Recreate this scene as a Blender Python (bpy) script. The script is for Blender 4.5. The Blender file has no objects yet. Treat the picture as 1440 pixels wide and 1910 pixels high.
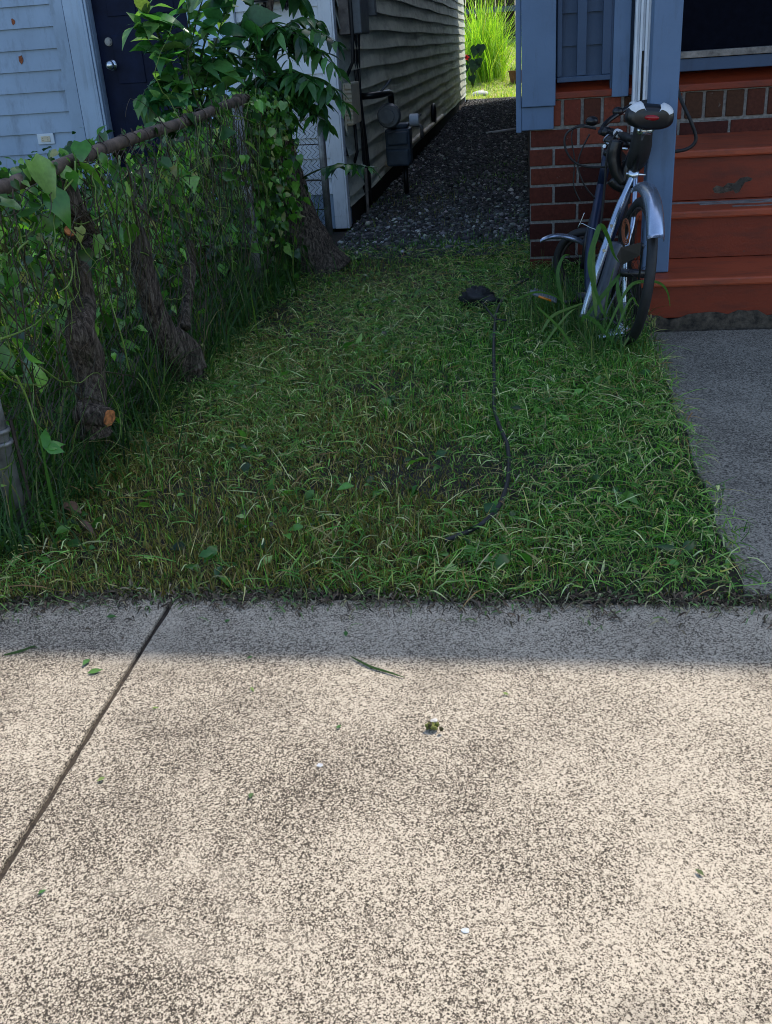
import bpy, math, random
import numpy as np
from mathutils import Vector, Matrix

random.seed(11)
RNG = np.random.default_rng(11)
SC = bpy.context.scene
COL = SC.collection
R = math.radians

# ------------------------------------------------------------------ camera
PITCH, YAW, ROLL, FPX, EYE = 25.15, 8.96, 4.0, 1842.0, 1.2
_p, _y, _r = math.atan2(864.7, FPX), R(YAW), math.atan2(274, 3916)
FW = np.array([-math.sin(_y) * math.cos(_p), math.cos(_y) * math.cos(_p), -math.sin(_p)])
RT = np.array([math.cos(_y), math.sin(_y), 0.0])
DN = np.cross(FW, RT)
cr, sr = math.cos(_r), math.sin(_r)
XR = RT * cr + DN * sr            # picture right in the world
YD = -RT * sr + DN * cr           # picture down in the world
YD = DN * cr - RT * sr
EYEP = np.array([0.0, 0.0, EYE])
cam = bpy.data.cameras.new('camera')
camo = bpy.data.objects.new('camera', cam)
COL.objects.link(camo)
cam.sensor_fit = 'VERTICAL'
cam.sensor_height = 24.0
cam.lens = FPX / 1910 * 24.0
cam.clip_end = 500
camo.matrix_world = Matrix(((XR[0], -YD[0], -FW[0], 0), (XR[1], -YD[1], -FW[1], 0),
                            (XR[2], -YD[2], -FW[2], EYE), (0, 0, 0, 1)))
SC.camera = camo


def ray(px, py):
    v = FW * FPX + XR * (px - 720) + YD * (py - 955)
    return v / np.linalg.norm(v)


def onz(px, py, z=0.0):
    v = ray(px, py)
    return EYEP + v * ((z - EYE) / v[2])


def onY(px, py, Y):
    v = ray(px, py)
    return EYEP + v * (Y / v[1])


def onX(px, py, X):
    v = ray(px, py)
    return EYEP + v * (X / v[0])


# ------------------------------------------------------------------ sky and sun
SUN_EL, SUN_AZ = 55.0, 30.0      # azimuth from +Y (down the passage) towards +X
world = bpy.data.worlds.new('World')
SC.world = world
world.use_nodes = True
wn = world.node_tree
bg = wn.nodes['Background']
sky = wn.nodes.new('ShaderNodeTexSky')
sky.sky_type = 'NISHITA'
sky.sun_disc = False
sky.sun_elevation = R(SUN_EL)
sky.sun_rotation = R(SUN_AZ)
sky.air_density = 1.0
sky.dust_density = 1.0
sky.ozone_density = 1.0
wn.links.new(sky.outputs[0], bg.inputs[0])
bg.inputs[1].default_value = 0.15
sl = bpy.data.lights.new('sun', 'SUN')
sl.energy = 2.5
sl.angle = R(0.53)
sl.color = (1.0, 0.945, 0.86)
slo = bpy.data.objects.new('sun', sl)
COL.objects.link(slo)
sd = Vector((math.sin(R(SUN_AZ)) * math.cos(R(SUN_EL)), math.cos(R(SUN_AZ)) * math.cos(R(SUN_EL)), math.sin(R(SUN_EL))))
slo.rotation_euler = sd.to_track_quat('Z', 'Y').to_euler()
slo.location = sd * 40
SC.view_settings.view_transform = 'Standard'
SC.view_settings.look = 'None'
SC.view_settings.exposure = 1.0
SC.view_settings.gamma = 1.0
SC.cycles.pixel_filter_type = 'BLACKMAN_HARRIS'
SC.cycles.filter_width = 1.0
SC.cycles.max_bounces = 8
SC.cycles.diffuse_bounces = 2
SC.cycles.transparent_max_bounces = 6


# ------------------------------------------------------------------ materials
def newmat(name):
    m = bpy.data.materials.new(name)
    m.use_nodes = True
    nt = m.node_tree
    b = nt.nodes['Principled BSDF']
    return m, nt, b


def node(nt, t, **k):
    n = nt.nodes.new(t)
    for a, v in k.items():
        if a.startswith('i_'):
            n.inputs[a[2:].replace('_', ' ')].default_value = v
        else:
            setattr(n, a, v)
    return n


def pos(nt):
    return node(nt, 'ShaderNodeNewGeometry').outputs['Position']


def noise(nt, vec, scale, detail=4.0, rough=0.6, dist=0.0):
    n = node(nt, 'ShaderNodeTexNoise')
    n.inputs['Scale'].default_value = scale
    n.inputs['Detail'].default_value = detail
    n.inputs['Roughness'].default_value = rough
    n.inputs['Distortion'].default_value = dist
    nt.links.new(vec, n.inputs['Vector'])
    return n.outputs['Fac']


def ramp(nt, fac, stops):
    n = node(nt, 'ShaderNodeValToRGB')
    e = n.color_ramp.elements
    while len(e) < len(stops):
        e.new(0.5)
    for q, (p, c) in zip(e, stops):
        q.position = p
        q.color = (c[0], c[1], c[2], 1) if not isinstance(c, (int, float)) else (c, c, c, 1)
    nt.links.new(fac, n.inputs['Fac'])
    return n.outputs['Color']


def mix(nt, fac, a, b, mode='MIX'):
    n = node(nt, 'ShaderNodeMix', data_type='RGBA', blend_type=mode)
    n.clamp_factor = True
    for s, v in ((n.inputs['Factor'], fac), (n.inputs[6], a), (n.inputs[7], b)):
        if hasattr(v, 'node'):
            nt.links.new(v, s)
        elif isinstance(v, (int, float)):
            s.default_value = v
        else:
            s.default_value = (v[0], v[1], v[2], 1)
    return n.outputs[2]


def math_(nt, op, a, b=0.0, c=0.0):
    n = node(nt, 'ShaderNodeMath', operation=op)
    for s, v in zip(n.inputs, (a, b, c)):
        if hasattr(v, 'node'):
            nt.links.new(v, s)
        else:
            s.default_value = v
    return n.outputs[0]


def bump(nt, b, h, strength, dist):
    n = node(nt, 'ShaderNodeBump')
    n.inputs['Strength'].default_value = strength
    n.inputs['Distance'].default_value = dist
    nt.links.new(h, n.inputs['Height'])
    nt.links.new(n.outputs[0], b.inputs['Normal'])


def stretch(nt, vec, s):
    n = node(nt, 'ShaderNodeMapping')
    n.inputs['Scale'].default_value = s
    nt.links.new(vec, n.inputs['Vector'])
    return n.outputs[0]


def simple(name, col, rough=0.5, metal=0.0, spec=0.5, var=0.15, scale=25, bmp=0.0):
    m, nt, b = newmat(name)
    p = pos(nt)
    f = noise(nt, p, scale, 5, 0.65)
    lo = [c * (1 - var * 1.6) for c in col]
    hi = [min(1, c * (1 + var)) for c in col]
    nt.links.new(ramp(nt, f, [(0.3, lo), (0.7, hi)]), b.inputs['Base Color'])
    b.inputs['Roughness'].default_value = rough
    b.inputs['Metallic'].default_value = metal
    b.inputs['Specular IOR Level'].default_value = spec
    if bmp:
        bump(nt, b, noise(nt, p, scale * 4, 4), bmp, 0.004)
    return m


def paint(name, col, dirt=(0.05, 0.05, 0.045), dirt_amt=0.5, rough=0.55, streak=(6, 6, 1.2), bmp=0.25, grime=0.62, chipcol=None, chipat=0.73, chipscale=55):
    """old paint on wood: faint grain, streaky dirt, small chips"""
    m, nt, b = newmat(name)
    p = pos(nt)
    f1 = noise(nt, stretch(nt, p, (3, 3, 3)), 1.0, 5, 0.6)
    base = ramp(nt, f1, [(0.3, [c * 0.86 for c in col]), (0.7, [min(1, c * 1.08) for c in col])])
    f2 = noise(nt, stretch(nt, p, streak), 2.2, 7, 0.7)
    d = ramp(nt, f2, [(grime - 0.1, 0.0), (grime + 0.14, dirt_amt)])
    c = mix(nt, d, base, dirt)
    f3 = noise(nt, stretch(nt, p, (0.5, 1, 1)) if chipcol else p, chipscale, 5, 0.7)
    chip = ramp(nt, f3, [(chipat, 0.0), (chipat + 0.02, 0.85 if chipcol else 0.6)])
    c = mix(nt, chip, c, chipcol or [q * 0.45 for q in col])
    nt.links.new(c, b.inputs['Base Color'])
    b.inputs['Roughness'].default_value = rough
    b.inputs['Specular IOR Level'].default_value = 0.35
    bump(nt, b, noise(nt, stretch(nt, p, (30, 30, 30)), 3, 6, 0.65), bmp, 0.003)
    return m


def leafmat(name, trans=0.35, rough=0.45, attr='Col', spec=0.3, gain=1.0, vein=False):
    m, nt, b = newmat(name)
    a = node(nt, 'ShaderNodeAttribute', attribute_name=attr)
    p = pos(nt)
    f = ramp(nt, noise(nt, p, 60, 4, 0.6), [(0.25, 0.72), (0.75, 1.15)])
    c = mix(nt, 1.0, a.outputs['Color'], f, 'MULTIPLY')
    nt.links.new(c, b.inputs['Base Color'])
    b.inputs['Roughness'].default_value = rough
    b.inputs['Specular IOR Level'].default_value = spec
    tr = node(nt, 'ShaderNodeBsdfTranslucent')
    c2 = mix(nt, 1.0, c, (1.25 * gain, 1.45 * gain, 0.55 * gain), 'MULTIPLY')
    nt.links.new(c2, tr.inputs['Color'])
    mx = node(nt, 'ShaderNodeMixShader')
    mx.inputs[0].default_value = trans
    nt.links.new(b.outputs[0], mx.inputs[1])
    nt.links.new(tr.outputs[0], mx.inputs[2])
    nt.links.new(mx.outputs[0], nt.nodes['Material Output'].inputs['Surface'])
    return m


def concrete(name, light, dark, mid, contrast=1.0, scale=150, tint=None):
    m, nt, b = newmat(name)
    mp = node(nt, 'ShaderNodeMapping')
    mp.inputs['Rotation'].default_value = (0.7, 0.5, 0.9)
    nt.links.new(pos(nt), mp.inputs['Vector'])
    p = mp.outputs[0]
    f1 = noise(nt, p, scale, 5, 0.7)
    v0 = node(nt, 'ShaderNodeTexVoronoi')
    v0.inputs['Scale'].default_value = scale * 1.5
    nt.links.new(p, v0.inputs['Vector'])
    s0 = node(nt, 'ShaderNodeSeparateColor')
    nt.links.new(v0.outputs['Color'], s0.inputs[0])
    v1 = node(nt, 'ShaderNodeTexVoronoi')
    v1.inputs['Scale'].default_value = scale * 0.8
    nt.links.new(p, v1.inputs['Vector'])
    s1_ = node(nt, 'ShaderNodeSeparateColor')
    nt.links.new(v1.outputs['Color'], s1_.inputs[0])
    f2 = noise(nt, p, 5.0, 5, 0.65)
    f3 = noise(nt, p, 0.9, 3, 0.6)
    big = math_(nt, 'ADD', math_(nt, 'MULTIPLY', math_(nt, 'SUBTRACT', f2, 0.5), 0.21),
                math_(nt, 'MULTIPLY', math_(nt, 'SUBTRACT', f3, 0.5), 0.22))
    cell = math_(nt, 'ADD', math_(nt, 'MULTIPLY', s0.outputs[0], 0.26), math_(nt, 'MULTIPLY', s1_.outputs[1], 0.16))
    f = math_(nt, 'ADD', math_(nt, 'ADD', math_(nt, 'MULTIPLY', f1, 0.9), cell), big)
    w = 0.16 / contrast
    c = ramp(nt, f, [(0.615 - w, dark), (0.615, mid), (0.615 + w, light), (0.95, [min(1, q * 1.18) for q in light])])
    v = node(nt, 'ShaderNodeTexVoronoi')
    v.inputs['Scale'].default_value = scale * 0.62
    nt.links.new(p, v.inputs['Vector'])
    sep = node(nt, 'ShaderNodeSeparateColor')
    nt.links.new(v.outputs['Color'], sep.inputs[0])
    pale = math_(nt, 'MULTIPLY', math_(nt, 'GREATER_THAN', sep.outputs[0], 0.97), math_(nt, 'LESS_THAN', v.outputs['Distance'], 0.33))
    dk = math_(nt, 'MULTIPLY', math_(nt, 'LESS_THAN', sep.outputs[1], 0.05), math_(nt, 'LESS_THAN', v.outputs['Distance'], 0.38))
    c = mix(nt, math_(nt, 'MULTIPLY', pale, 0.8), c, [min(1, q * 1.22) for q in light])
    c = mix(nt, math_(nt, 'MULTIPLY', dk, 0.8), c, [q * 0.6 for q in dark])
    f4 = noise(nt, p, 2.3, 6, 0.7, 0.6)
    worn = ramp(nt, noise(nt, p, 3.6, 7, 0.72, 1.0), [(0.56, 0.0), (0.66, 0.28)])
    c = mix(nt, worn, c, [q * 1.02 for q in light])
    st = ramp(nt, f4, [(0.56, 0.0), (0.72, 0.34)])
    c = mix(nt, st, c, [q * 0.9 for q in dark])
    nt.links.new(c, b.inputs['Base Color'])
    b.inputs['Roughness'].default_value = 0.85
    b.inputs['Specular IOR Level'].default_value = 0.25
    bump(nt, b, f1, 0.3, 0.0025)
    return m


M = {}
M['walk'] = concrete('sidewalk_concrete', (0.475, 0.40, 0.30), (0.040, 0.031, 0.022), (0.205, 0.165, 0.12), scale=285, contrast=1.6)
M['path'] = concrete('old_path_concrete', (0.27, 0.24, 0.19), (0.04, 0.035, 0.028), (0.12, 0.105, 0.083), scale=170, contrast=1.2)
M['soil'] = simple('soil', (0.026, 0.020, 0.012), 0.95, var=0.45, scale=30, bmp=0.8)
M['gravelbed'] = simple('gravel_dirt', (0.035, 0.034, 0.033), 0.95, var=0.5, scale=60, bmp=0.8)
M['joint'] = simple('joint_dirt', (0.05, 0.037, 0.025), 0.95, var=0.5, scale=90, bmp=0.8)
M['siding'] = paint('blue_grey_siding_paint', (0.31, 0.40, 0.52), (0.09, 0.10, 0.11), 0.5, streak=(5, 5, 1.5), grime=0.60, bmp=0.1)
M['casing'] = paint('blue_grey_casing_paint', (0.37, 0.47, 0.60), (0.1, 0.1, 0.1), 0.35, streak=(12, 12, 1), grime=0.6)
M['panel'] = paint('pale_blue_panel_paint', (0.50, 0.68, 0.90), (0.2, 0.22, 0.25), 0.15)
M['white'] = paint('white_trim_paint', (0.72, 0.75, 0.80), (0.12, 0.12, 0.12), 0.35, streak=(14, 14, 3), grime=0.62)
M['alley'] = paint('green_grey_siding', (0.66, 0.69, 0.58), (0.10, 0.10, 0.08), 0.5, streak=(4, 1.2, 5), grime=0.56)
M['navy'] = simple('navy_door_paint', (0.006, 0.011, 0.034), 0.5, spec=0.12, var=0.25, scale=8)
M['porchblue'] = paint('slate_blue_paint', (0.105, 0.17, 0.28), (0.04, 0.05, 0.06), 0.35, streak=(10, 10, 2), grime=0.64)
M['porchdark'] = paint('dark_slate_paint', (0.045, 0.078, 0.14), (0.02, 0.02, 0.03), 0.4)  # darker slate blue of the panels, jamb, sill and wall
M['vinyl'] = simple('white_vinyl', (0.62, 0.68, 0.75), 0.4, var=0.08, scale=10)
M['redpaint'] = paint('red_brown_step_paint', (0.205, 0.028, 0.008), (0.025, 0.015, 0.012), 0.55, streak=(2, 8, 8), grime=0.58, rough=0.5, bmp=0.4, chipcol=(0.06, 0.045, 0.035), chipat=0.70, chipscale=22)
M['redtread'] = paint('worn_red_tread_paint', (0.37, 0.070, 0.027), (0.05, 0.03, 0.025), 0.6, streak=(2, 7, 7), grime=0.57, rough=0.5, bmp=0.4, chipcol=(0.15, 0.12, 0.10), chipat=0.66, chipscale=26)
M['rot'] = simple('bare_rotten_wood', (0.075, 0.058, 0.042), 0.9, var=0.6, scale=30, bmp=0.9)
M['greywood'] = simple('weathered_wood', (0.22, 0.20, 0.18), 0.85, var=0.4, scale=20, bmp=0.5)
M['mortar'] = simple('mortar', (0.26, 0.245, 0.225), 0.95, var=0.3, scale=60, bmp=0.6)
M['black'] = simple('black_paint', (0.010, 0.010, 0.012), 0.35, var=0.3, scale=20)
M['rubber'] = simple('black_rubber', (0.012, 0.012, 0.013), 0.6, var=0.3, scale=40)
M['dark'] = simple('dark_interior', (0.004, 0.005, 0.010), 0.9, spec=0.05, var=0.2)
M['chrome'] = simple('dull_chrome', (0.62, 0.66, 0.70), 0.25, 0.95, var=0.12, scale=14)
M['silver'] = simple('silver_bike_paint', (0.40, 0.47, 0.58), 0.24, 0.8, var=0.1, scale=12)
M['bikeblue'] = simple('dark_blue_bike_paint', (0.012, 0.022, 0.055), 0.3, 0.2, var=0.2, scale=12)
M['gunmetal'] = simple('chain_guard_plastic', (0.075, 0.085, 0.105), 0.35, 0.2, var=0.2, scale=12)
M['seatwhite'] = simple('white_saddle_vinyl', (0.72, 0.72, 0.72), 0.45, var=0.06)
M['redlens'] = simple('red_reflector', (0.28, 0.004, 0.008), 0.15, var=0.1)
M['amber'] = simple('amber_reflector', (0.7, 0.22, 0.01), 0.2, var=0.1)
M['galv'] = simple('galvanised_steel', (0.28, 0.28, 0.275), 0.5, 0.5, var=0.4, scale=9)
M['rustpipe'] = simple('rusty_pipe', (0.115, 0.085, 0.065), 0.75, 0.25, var=0.5, scale=16, bmp=0.3)
M['rustwire'] = simple('rusty_wire', (0.045, 0.033, 0.028), 0.7, 0.3, var=0.4, scale=30)
M['beige'] = simple('beige_plastic', (0.62, 0.53, 0.38), 0.6, var=0.12, scale=9)
M['meter'] = simple('blue_grey_meter_paint', (0.05, 0.075, 0.105), 0.5, 0.0, var=0.2, scale=15)
M['grey'] = simple('grey_metal', (0.15, 0.165, 0.18), 0.5, 0.3, var=0.2, scale=12)
M['board'] = simple('weathered_board', (0.20, 0.17, 0.15), 0.85, var=0.35, scale=12, bmp=0.5)
M['pvc'] = simple('white_pvc', (0.72, 0.72, 0.70), 0.4, var=0.06)
M['rustspot'] = simple('rust_stain', (0.28, 0.085, 0.035), 0.9, var=0.3, scale=60)
M['cut'] = simple('fresh_cut_wood', (0.42, 0.15, 0.045), 0.8, var=0.55, scale=45, bmp=0.5)
M['stone'] = simple('pale_stone', (0.62, 0.60, 0.56), 0.8, var=0.2, scale=12, bmp=0.4)
M['pot'] = simple('terracotta', (0.16, 0.065, 0.03), 0.8, var=0.25, scale=10)
M['shed'] = simple('dark_brown_boards', (0.035, 0.022, 0.018), 0.85, var=0.4, scale=6)
M['shedroof'] = simple('blue_grey_shingle', (0.10, 0.11, 0.16), 0.8, var=0.25, scale=6)
M['leaf'] = leafmat('green_leaf', 0.34, 0.30, gain=1.35, spec=0.55)
M['bigleaf'] = leafmat('broad_leaf', 0.34, 0.30, gain=1.5, spec=0.5)
M['blade'] = leafmat('grass_blade', 0.35, 0.45, gain=1.35)
M['petal'] = leafmat('red_petal', 0.3, 0.5)
M['deadleaf'] = leafmat('dead_leaf', 0.15, 0.7)


def bark():
    m, nt, b = newmat('rough_bark')
    p = pos(nt)
    f = noise(nt, stretch(nt, p, (75, 75, 16)), 1.1, 8, 0.75, 0.6)
    g = noise(nt, p, 7, 4, 0.6)
    c = ramp(nt, f, [(0.38, (0.012, 0.009, 0.007)), (0.5, (0.095, 0.07, 0.054)), (0.64, (0.28, 0.225, 0.18))])
    c = mix(nt, ramp(nt, g, [(0.52, 0.0), (0.68, 0.5)]), c, (0.05, 0.055, 0.03))
    nt.links.new(c, b.inputs['Base Color'])
    b.inputs['Roughness'].default_value = 0.9
    b.inputs['Specular IOR Level'].default_value = 0.2
    bump(nt, b, f, 1.0, 0.02)
    return m


def attr_mat(name, rough=0.85, bmp=0.6, scale=60, var=0.35, dirt=0.0):
    m, nt, b = newmat(name)
    a = node(nt, 'ShaderNodeAttribute', attribute_name='Col')
    p = pos(nt)
    f = noise(nt, p, scale, 5, 0.65)
    c = mix(nt, 1.0, a.outputs['Color'], ramp(nt, f, [(0.3, 1 - var), (0.7, 1 + var * 0.5)]), 'MULTIPLY')
    if dirt:
        f2 = noise(nt, p, 45, 4, 0.7)
        c = mix(nt, ramp(nt, f2, [(0.66, 0.0), (0.74, dirt)]), c, (0.3, 0.28, 0.25))
    nt.links.new(c, b.inputs['Base Color'])
    b.inputs['Roughness'].default_value = rough
    b.inputs['Specular IOR Level'].default_value = 0.25
    bump(nt, b, f, bmp, 0.004)
    return m


M['bark'] = bark()
M['brick'] = attr_mat('red_brick', dirt=0.35)
M['pebble'] = attr_mat('gravel_stone', 0.8, 0.3, 90)

# ------------------------------------------------------------------ mesh building
ORG = {}


class MB:
    def __init__(s):
        s.v, s.f, s.c = [], [], []

    def add(s, verts, faces, col=None):
        o = len(s.v)
        s.v.extend([tuple(float(q) for q in w) for w in verts])
        s.f.extend([tuple(i + o for i in f) for f in faces])
        s.c.extend([col or (1, 1, 1)] * len(verts))
        return s

    def box(s, x0, x1, y0, y1, z0, z1, col=None, rot=None):
        vs = [(x, y, z) for z in (z0, z1) for y in (y0, y1) for x in (x0, x1)]
        if rot is not None:
            c = Vector(((x0 + x1) / 2, (y0 + y1) / 2, (z0 + z1) / 2))
            vs = [c + rot @ (Vector(q) - c) for q in vs]
        return s.add(vs, [(0, 2, 3, 1), (4, 5, 7, 6), (0, 1, 5, 4), (2, 6, 7, 3), (0, 4, 6, 2), (1, 3, 7, 5)], col)

    def tube(s, pts, rad, n=8, cap=True, jit=0.0, flat=1.0, col=None):
        pts = [Vector(p) for p in pts]
        m = len(pts)
        if not hasattr(rad, '__len__'):
            rad = [rad] * m
        ts = []
        for i in range(m):
            a, b = pts[max(0, i - 1)], pts[min(m - 1, i + 1)]
            d = b - a
            ts.append(d.normalized() if d.length > 1e-9 else Vector((0, 0, 1)))
        up = Vector((0, 0, 1)) if abs(ts[0].z) < 0.9 else Vector((1, 0, 0))
        nrm = ts[0].cross(up).normalized()
        vs = []
        for i in range(m):
            nrm = (nrm - ts[i] * nrm.dot(ts[i])).normalized()
            bn = ts[i].cross(nrm)
            for k in range(n):
                a = 2 * math.pi * k / n
                q = rad[i] * (1 + (random.uniform(-jit, jit) if jit else 0))
                vs.append(pts[i] + nrm * math.cos(a) * q + bn * math.sin(a) * q * flat)
        fs = [(i * n + k, i * n + (k + 1) % n, (i + 1) * n + (k + 1) % n, (i + 1) * n + k) for i in range(m - 1) for k in range(n)]
        if cap:
            fs.append(tuple(range(n - 1, -1, -1)))
            fs.append(tuple((m - 1) * n + k for k in range(n)))
        return s.add(vs, fs, col)

    def ball(s, c, r, n=10, m=7, sq=(1, 1, 1), jit=0.0, col=None):
        vs = [(c[0], c[1], c[2] - r * sq[2])]
        for i in range(1, m):
            th = math.pi * i / m - math.pi / 2
            for k in range(n):
                a = 2 * math.pi * k / n
                q = r * (1 + random.uniform(-jit, jit))
                vs.append((c[0] + q * math.cos(th) * math.cos(a) * sq[0], c[1] + q * math.cos(th) * math.sin(a) * sq[1], c[2] + q * math.sin(th) * sq[2]))
        vs.append((c[0], c[1], c[2] + r * sq[2]))
        fs = [(0, 1 + (k + 1) % n, 1 + k) for k in range(n)]
        for i in range(m - 2):
            fs += [(1 + i * n + k, 1 + i * n + (k + 1) % n, 1 + (i + 1) * n + (k + 1) % n, 1 + (i + 1) * n + k) for k in range(n)]
        t = len(vs) - 1
        fs += [(t, t - n + k, t - n + (k + 1) % n) for k in range(n)]
        return s.add(vs, fs, col)

    def torus(s, c, axis, Rr, r, n=40, m=8, a0=0.0, a1=None, ref=None, wid=None):
        axis = Vector(axis).normalized()
        ref = Vector(ref) if ref is not None else (Vector((0, 0, 1)) if abs(axis.z) < 0.9 else Vector((1, 0, 0)))
        e1 = (ref - axis * ref.dot(axis)).normalized()
        e2 = axis.cross(e1)
        full = a1 is None
        a1 = a0 + 2 * math.pi if full else a1
        cnt = n if full else n + 1
        vs = []
        for i in range(cnt):
            a = a0 + (a1 - a0) * i / n
            d = e1 * math.cos(a) + e2 * math.sin(a)
            for k in range(m):
                b = 2 * math.pi * k / m
                vs.append(Vector(c) + d * (Rr + r * math.cos(b)) + axis * ((wid or r) * math.sin(b)))
        fs = []
        for i in range(n):
            j = (i + 1) % cnt
            fs += [(i * m + k, i * m + (k + 1) % m, j * m + (k + 1) % m, j * m + k) for k in range(m)]
        if not full:
            fs += [tuple(range(m)), tuple((cnt - 1) * m + k for k in range(m - 1, -1, -1))]
        return s.add(vs, fs)

    def prism(s, poly, axis, a, b):
        """extrude a 2-D outline along world axis 0/1/2 between a and b"""
        n = len(poly)

        def mk(p, t):
            q = [p[0], p[1]]
            q.insert(axis, t)
            return q
        vs = [mk(p, a) for p in poly] + [mk(p, b) for p in poly]
        fs = [tuple(range(n - 1, -1, -1)), tuple(range(n, 2 * n))] + [(i, (i + 1) % n, n + (i + 1) % n, n + i) for i in range(n)]
        return s.add(vs, fs)

    def xform(s, mat):
        s.v = [tuple(mat @ Vector(q)) for q in s.v]
        return s

    def build(s, name, mat, parent=None, smooth=False, bevel=0.0, label=None):
        org = Vector((0, 0, 0))
        if parent is not None:
            org = ORG[parent.name]
        me = bpy.data.meshes.new(name)
        me.from_pydata([(q[0] - org[0], q[1] - org[1], q[2] - org[2]) for q in s.v], [], s.f)
        ca = me.color_attributes.new('Col', 'FLOAT_COLOR', 'POINT')
        ca.data.foreach_set('color', np.c_[np.array(s.c, dtype=np.float32), np.ones(len(s.c), np.float32)].ravel())
        me.materials.append(mat)
        if smooth:
            me.shade_smooth()
        me.validate()
        o = bpy.data.objects.new(name, me)
        COL.objects.link(o)
        if parent is not None:
            o.parent = parent
            ORG[o.name] = org
        else:
            ORG[o.name] = Vector((0, 0, 0))
        if bevel:
            md = o.modifiers.new('bevel', 'BEVEL')
            md.width = bevel
            md.segments = 2
            md.limit_method = 'ANGLE'
            md.angle_limit = R(40)
        if label:
            o['label'] = label
        return o


def thing(name, label, cat, loc=(0, 0, 0), group=None):
    o = bpy.data.objects.new(name, None)
    o.empty_display_size = 0.1
    o.location = loc
    COL.objects.link(o)
    ORG[o.name] = Vector(loc)
    return tag(o, label, cat, group)


def tag(o, label, cat, group=None):
    o['label'] = label
    o['category'] = cat
    if group:
        o['group'] = group
    return o


def struct(o):
    o['kind'] = 'structure'
    return o


def batch(name, tpls, which, rot, loc, cols, mat, parent=None, smooth=True, tipcol=None):
    """many copies of small templates in one mesh. tpls: list of (verts, faces); rot (N,3,3) includes scale"""
    Vs, Fl, Fs, Cs, base = [], [], [], [], 0
    for t, (tv, tf) in enumerate(tpls):
        idx = np.nonzero(which == t)[0]
        if not len(idx):
            continue
        tv = np.asarray(tv, float)
        V = np.einsum('nij,vj->nvi', rot[idx], tv) + loc[idx][:, None, :]
        Vs.append(V.reshape(-1, 3))
        c = np.repeat(cols[idx][:, None, :], len(tv), axis=1)
        Cs.append(c.reshape(-1, 3))
        off = base + np.arange(len(idx)) * len(tv)
        for k in (3, 4):
            ff = np.array([f for f in tf if len(f) == k], int)
            if len(ff):
                A = (off[:, None, None] + ff[None]).reshape(-1)
                Fl.append(A)
                Fs.append(np.full(len(idx) * len(ff), k))
        base += len(idx) * len(tv)
    V = np.concatenate(Vs).astype(np.float32)
    org = np.array(ORG[parent.name]) if parent is not None else np.zeros(3)
    V = V - org.astype(np.float32)
    L = np.concatenate(Fl).astype(np.int32)
    S = np.concatenate(Fs).astype(np.int32)
    me = bpy.data.meshes.new(name)
    me.vertices.add(len(V))
    me.vertices.foreach_set('co', V.ravel())
    me.loops.add(len(L))
    me.loops.foreach_set('vertex_index', L)
    me.polygons.add(len(S))
    st = np.zeros(len(S), np.int32)
    st[1:] = np.cumsum(S)[:-1]
    me.polygons.foreach_set('loop_start', st)
    me.update(calc_edges=True)
    ca = me.color_attributes.new('Col', 'FLOAT_COLOR', 'POINT')
    C = np.concatenate(Cs).astype(np.float32)
    ca.data.foreach_set('color', np.c_[C, np.ones(len(C), np.float32)].ravel())
    me.materials.append(mat)
    if smooth:
        me.shade_smooth()
    o = bpy.data.objects.new(name, me)
    COL.objects.link(o)
    if parent is not None:
        o.parent = parent
        ORG[o.name] = Vector(org)
    else:
        ORG[o.name] = Vector((0, 0, 0))
    return o


def leaf_tpl(w, fold=0.25, curl=0.25, serr=0.0):
    n = len(w)
    vs, fs = [], []
    for i, q in enumerate(w):
        t = i / (n - 1)
        z = -curl * t * t
        k = q * (1 + (serr if i % 2 else -serr))
        vs += [(-k, t - (0.10 if i == 0 else 0), z + fold * k), (0, t, z), (k, t - (0.10 if i == 0 else 0), z + fold * k)]
    for i in range(n - 1):
        a = 3 * i
        fs += [(a, a + 1, a + 4, a + 3), (a + 1, a + 2, a + 5, a + 4)]
    return vs, fs


HEART = [leaf_tpl([.22, .40, .42, .34, .22, .11, .01], .22, .3), leaf_tpl([.25, .42, .40, .30, .2, .1, .01], .05, .5), leaf_tpl([.2, .36, .38, .28, .2, .08, .01], .5, .15)]
OV_ = [.03, .13, .205, .26, .29, .305, .295, .27, .235, .19, .14, .085, .04, .006]
OVATE = [leaf_tpl(OV_, .2, .3, .035), leaf_tpl([q * .92 for q in OV_], .08, .65, .04), leaf_tpl(OV_, .45, .15, .03), leaf_tpl([q * .85 for q in OV_], .3, .9, .04)]
LANCE = [leaf_tpl([.03, .12, .16, .15, .12, .07, .01], .3, .3), leaf_tpl([.03, .13, .17, .16, .12, .07, .01], .1, .5)]


def blade_tpl(bend, n=4, fold=0.3):
    vs, fs = [], []
    y = z = 0.0
    for i in range(n + 1):
        t = i / n
        w = 0.5 * (1 - t ** 1.8) if i < n else 0.04
        w = w * (0.75 + 0.5 * min(1, t * 3)) if t < 0.34 else w
        vs += [(-w, y, z), (w, y, z)]
        a = bend * (t + 0.5 / n)
        y += math.sin(a) / n
        z += math.cos(a) / n
    for i in range(n):
        fs.append((2 * i, 2 * i + 1, 2 * i + 3, 2 * i + 2))
    return vs, fs


BLADES = [blade_tpl(b) for b in (0.15, 0.5, 0.9, 1.5, 2.1)]


def rotz(a):
    c, s_ = np.cos(a), np.sin(a)
    m = np.zeros((len(a), 3, 3))
    m[:, 0, 0], m[:, 0, 1], m[:, 1, 0], m[:, 1, 1], m[:, 2, 2] = c, -s_, s_, c, 1
    return m


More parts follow.
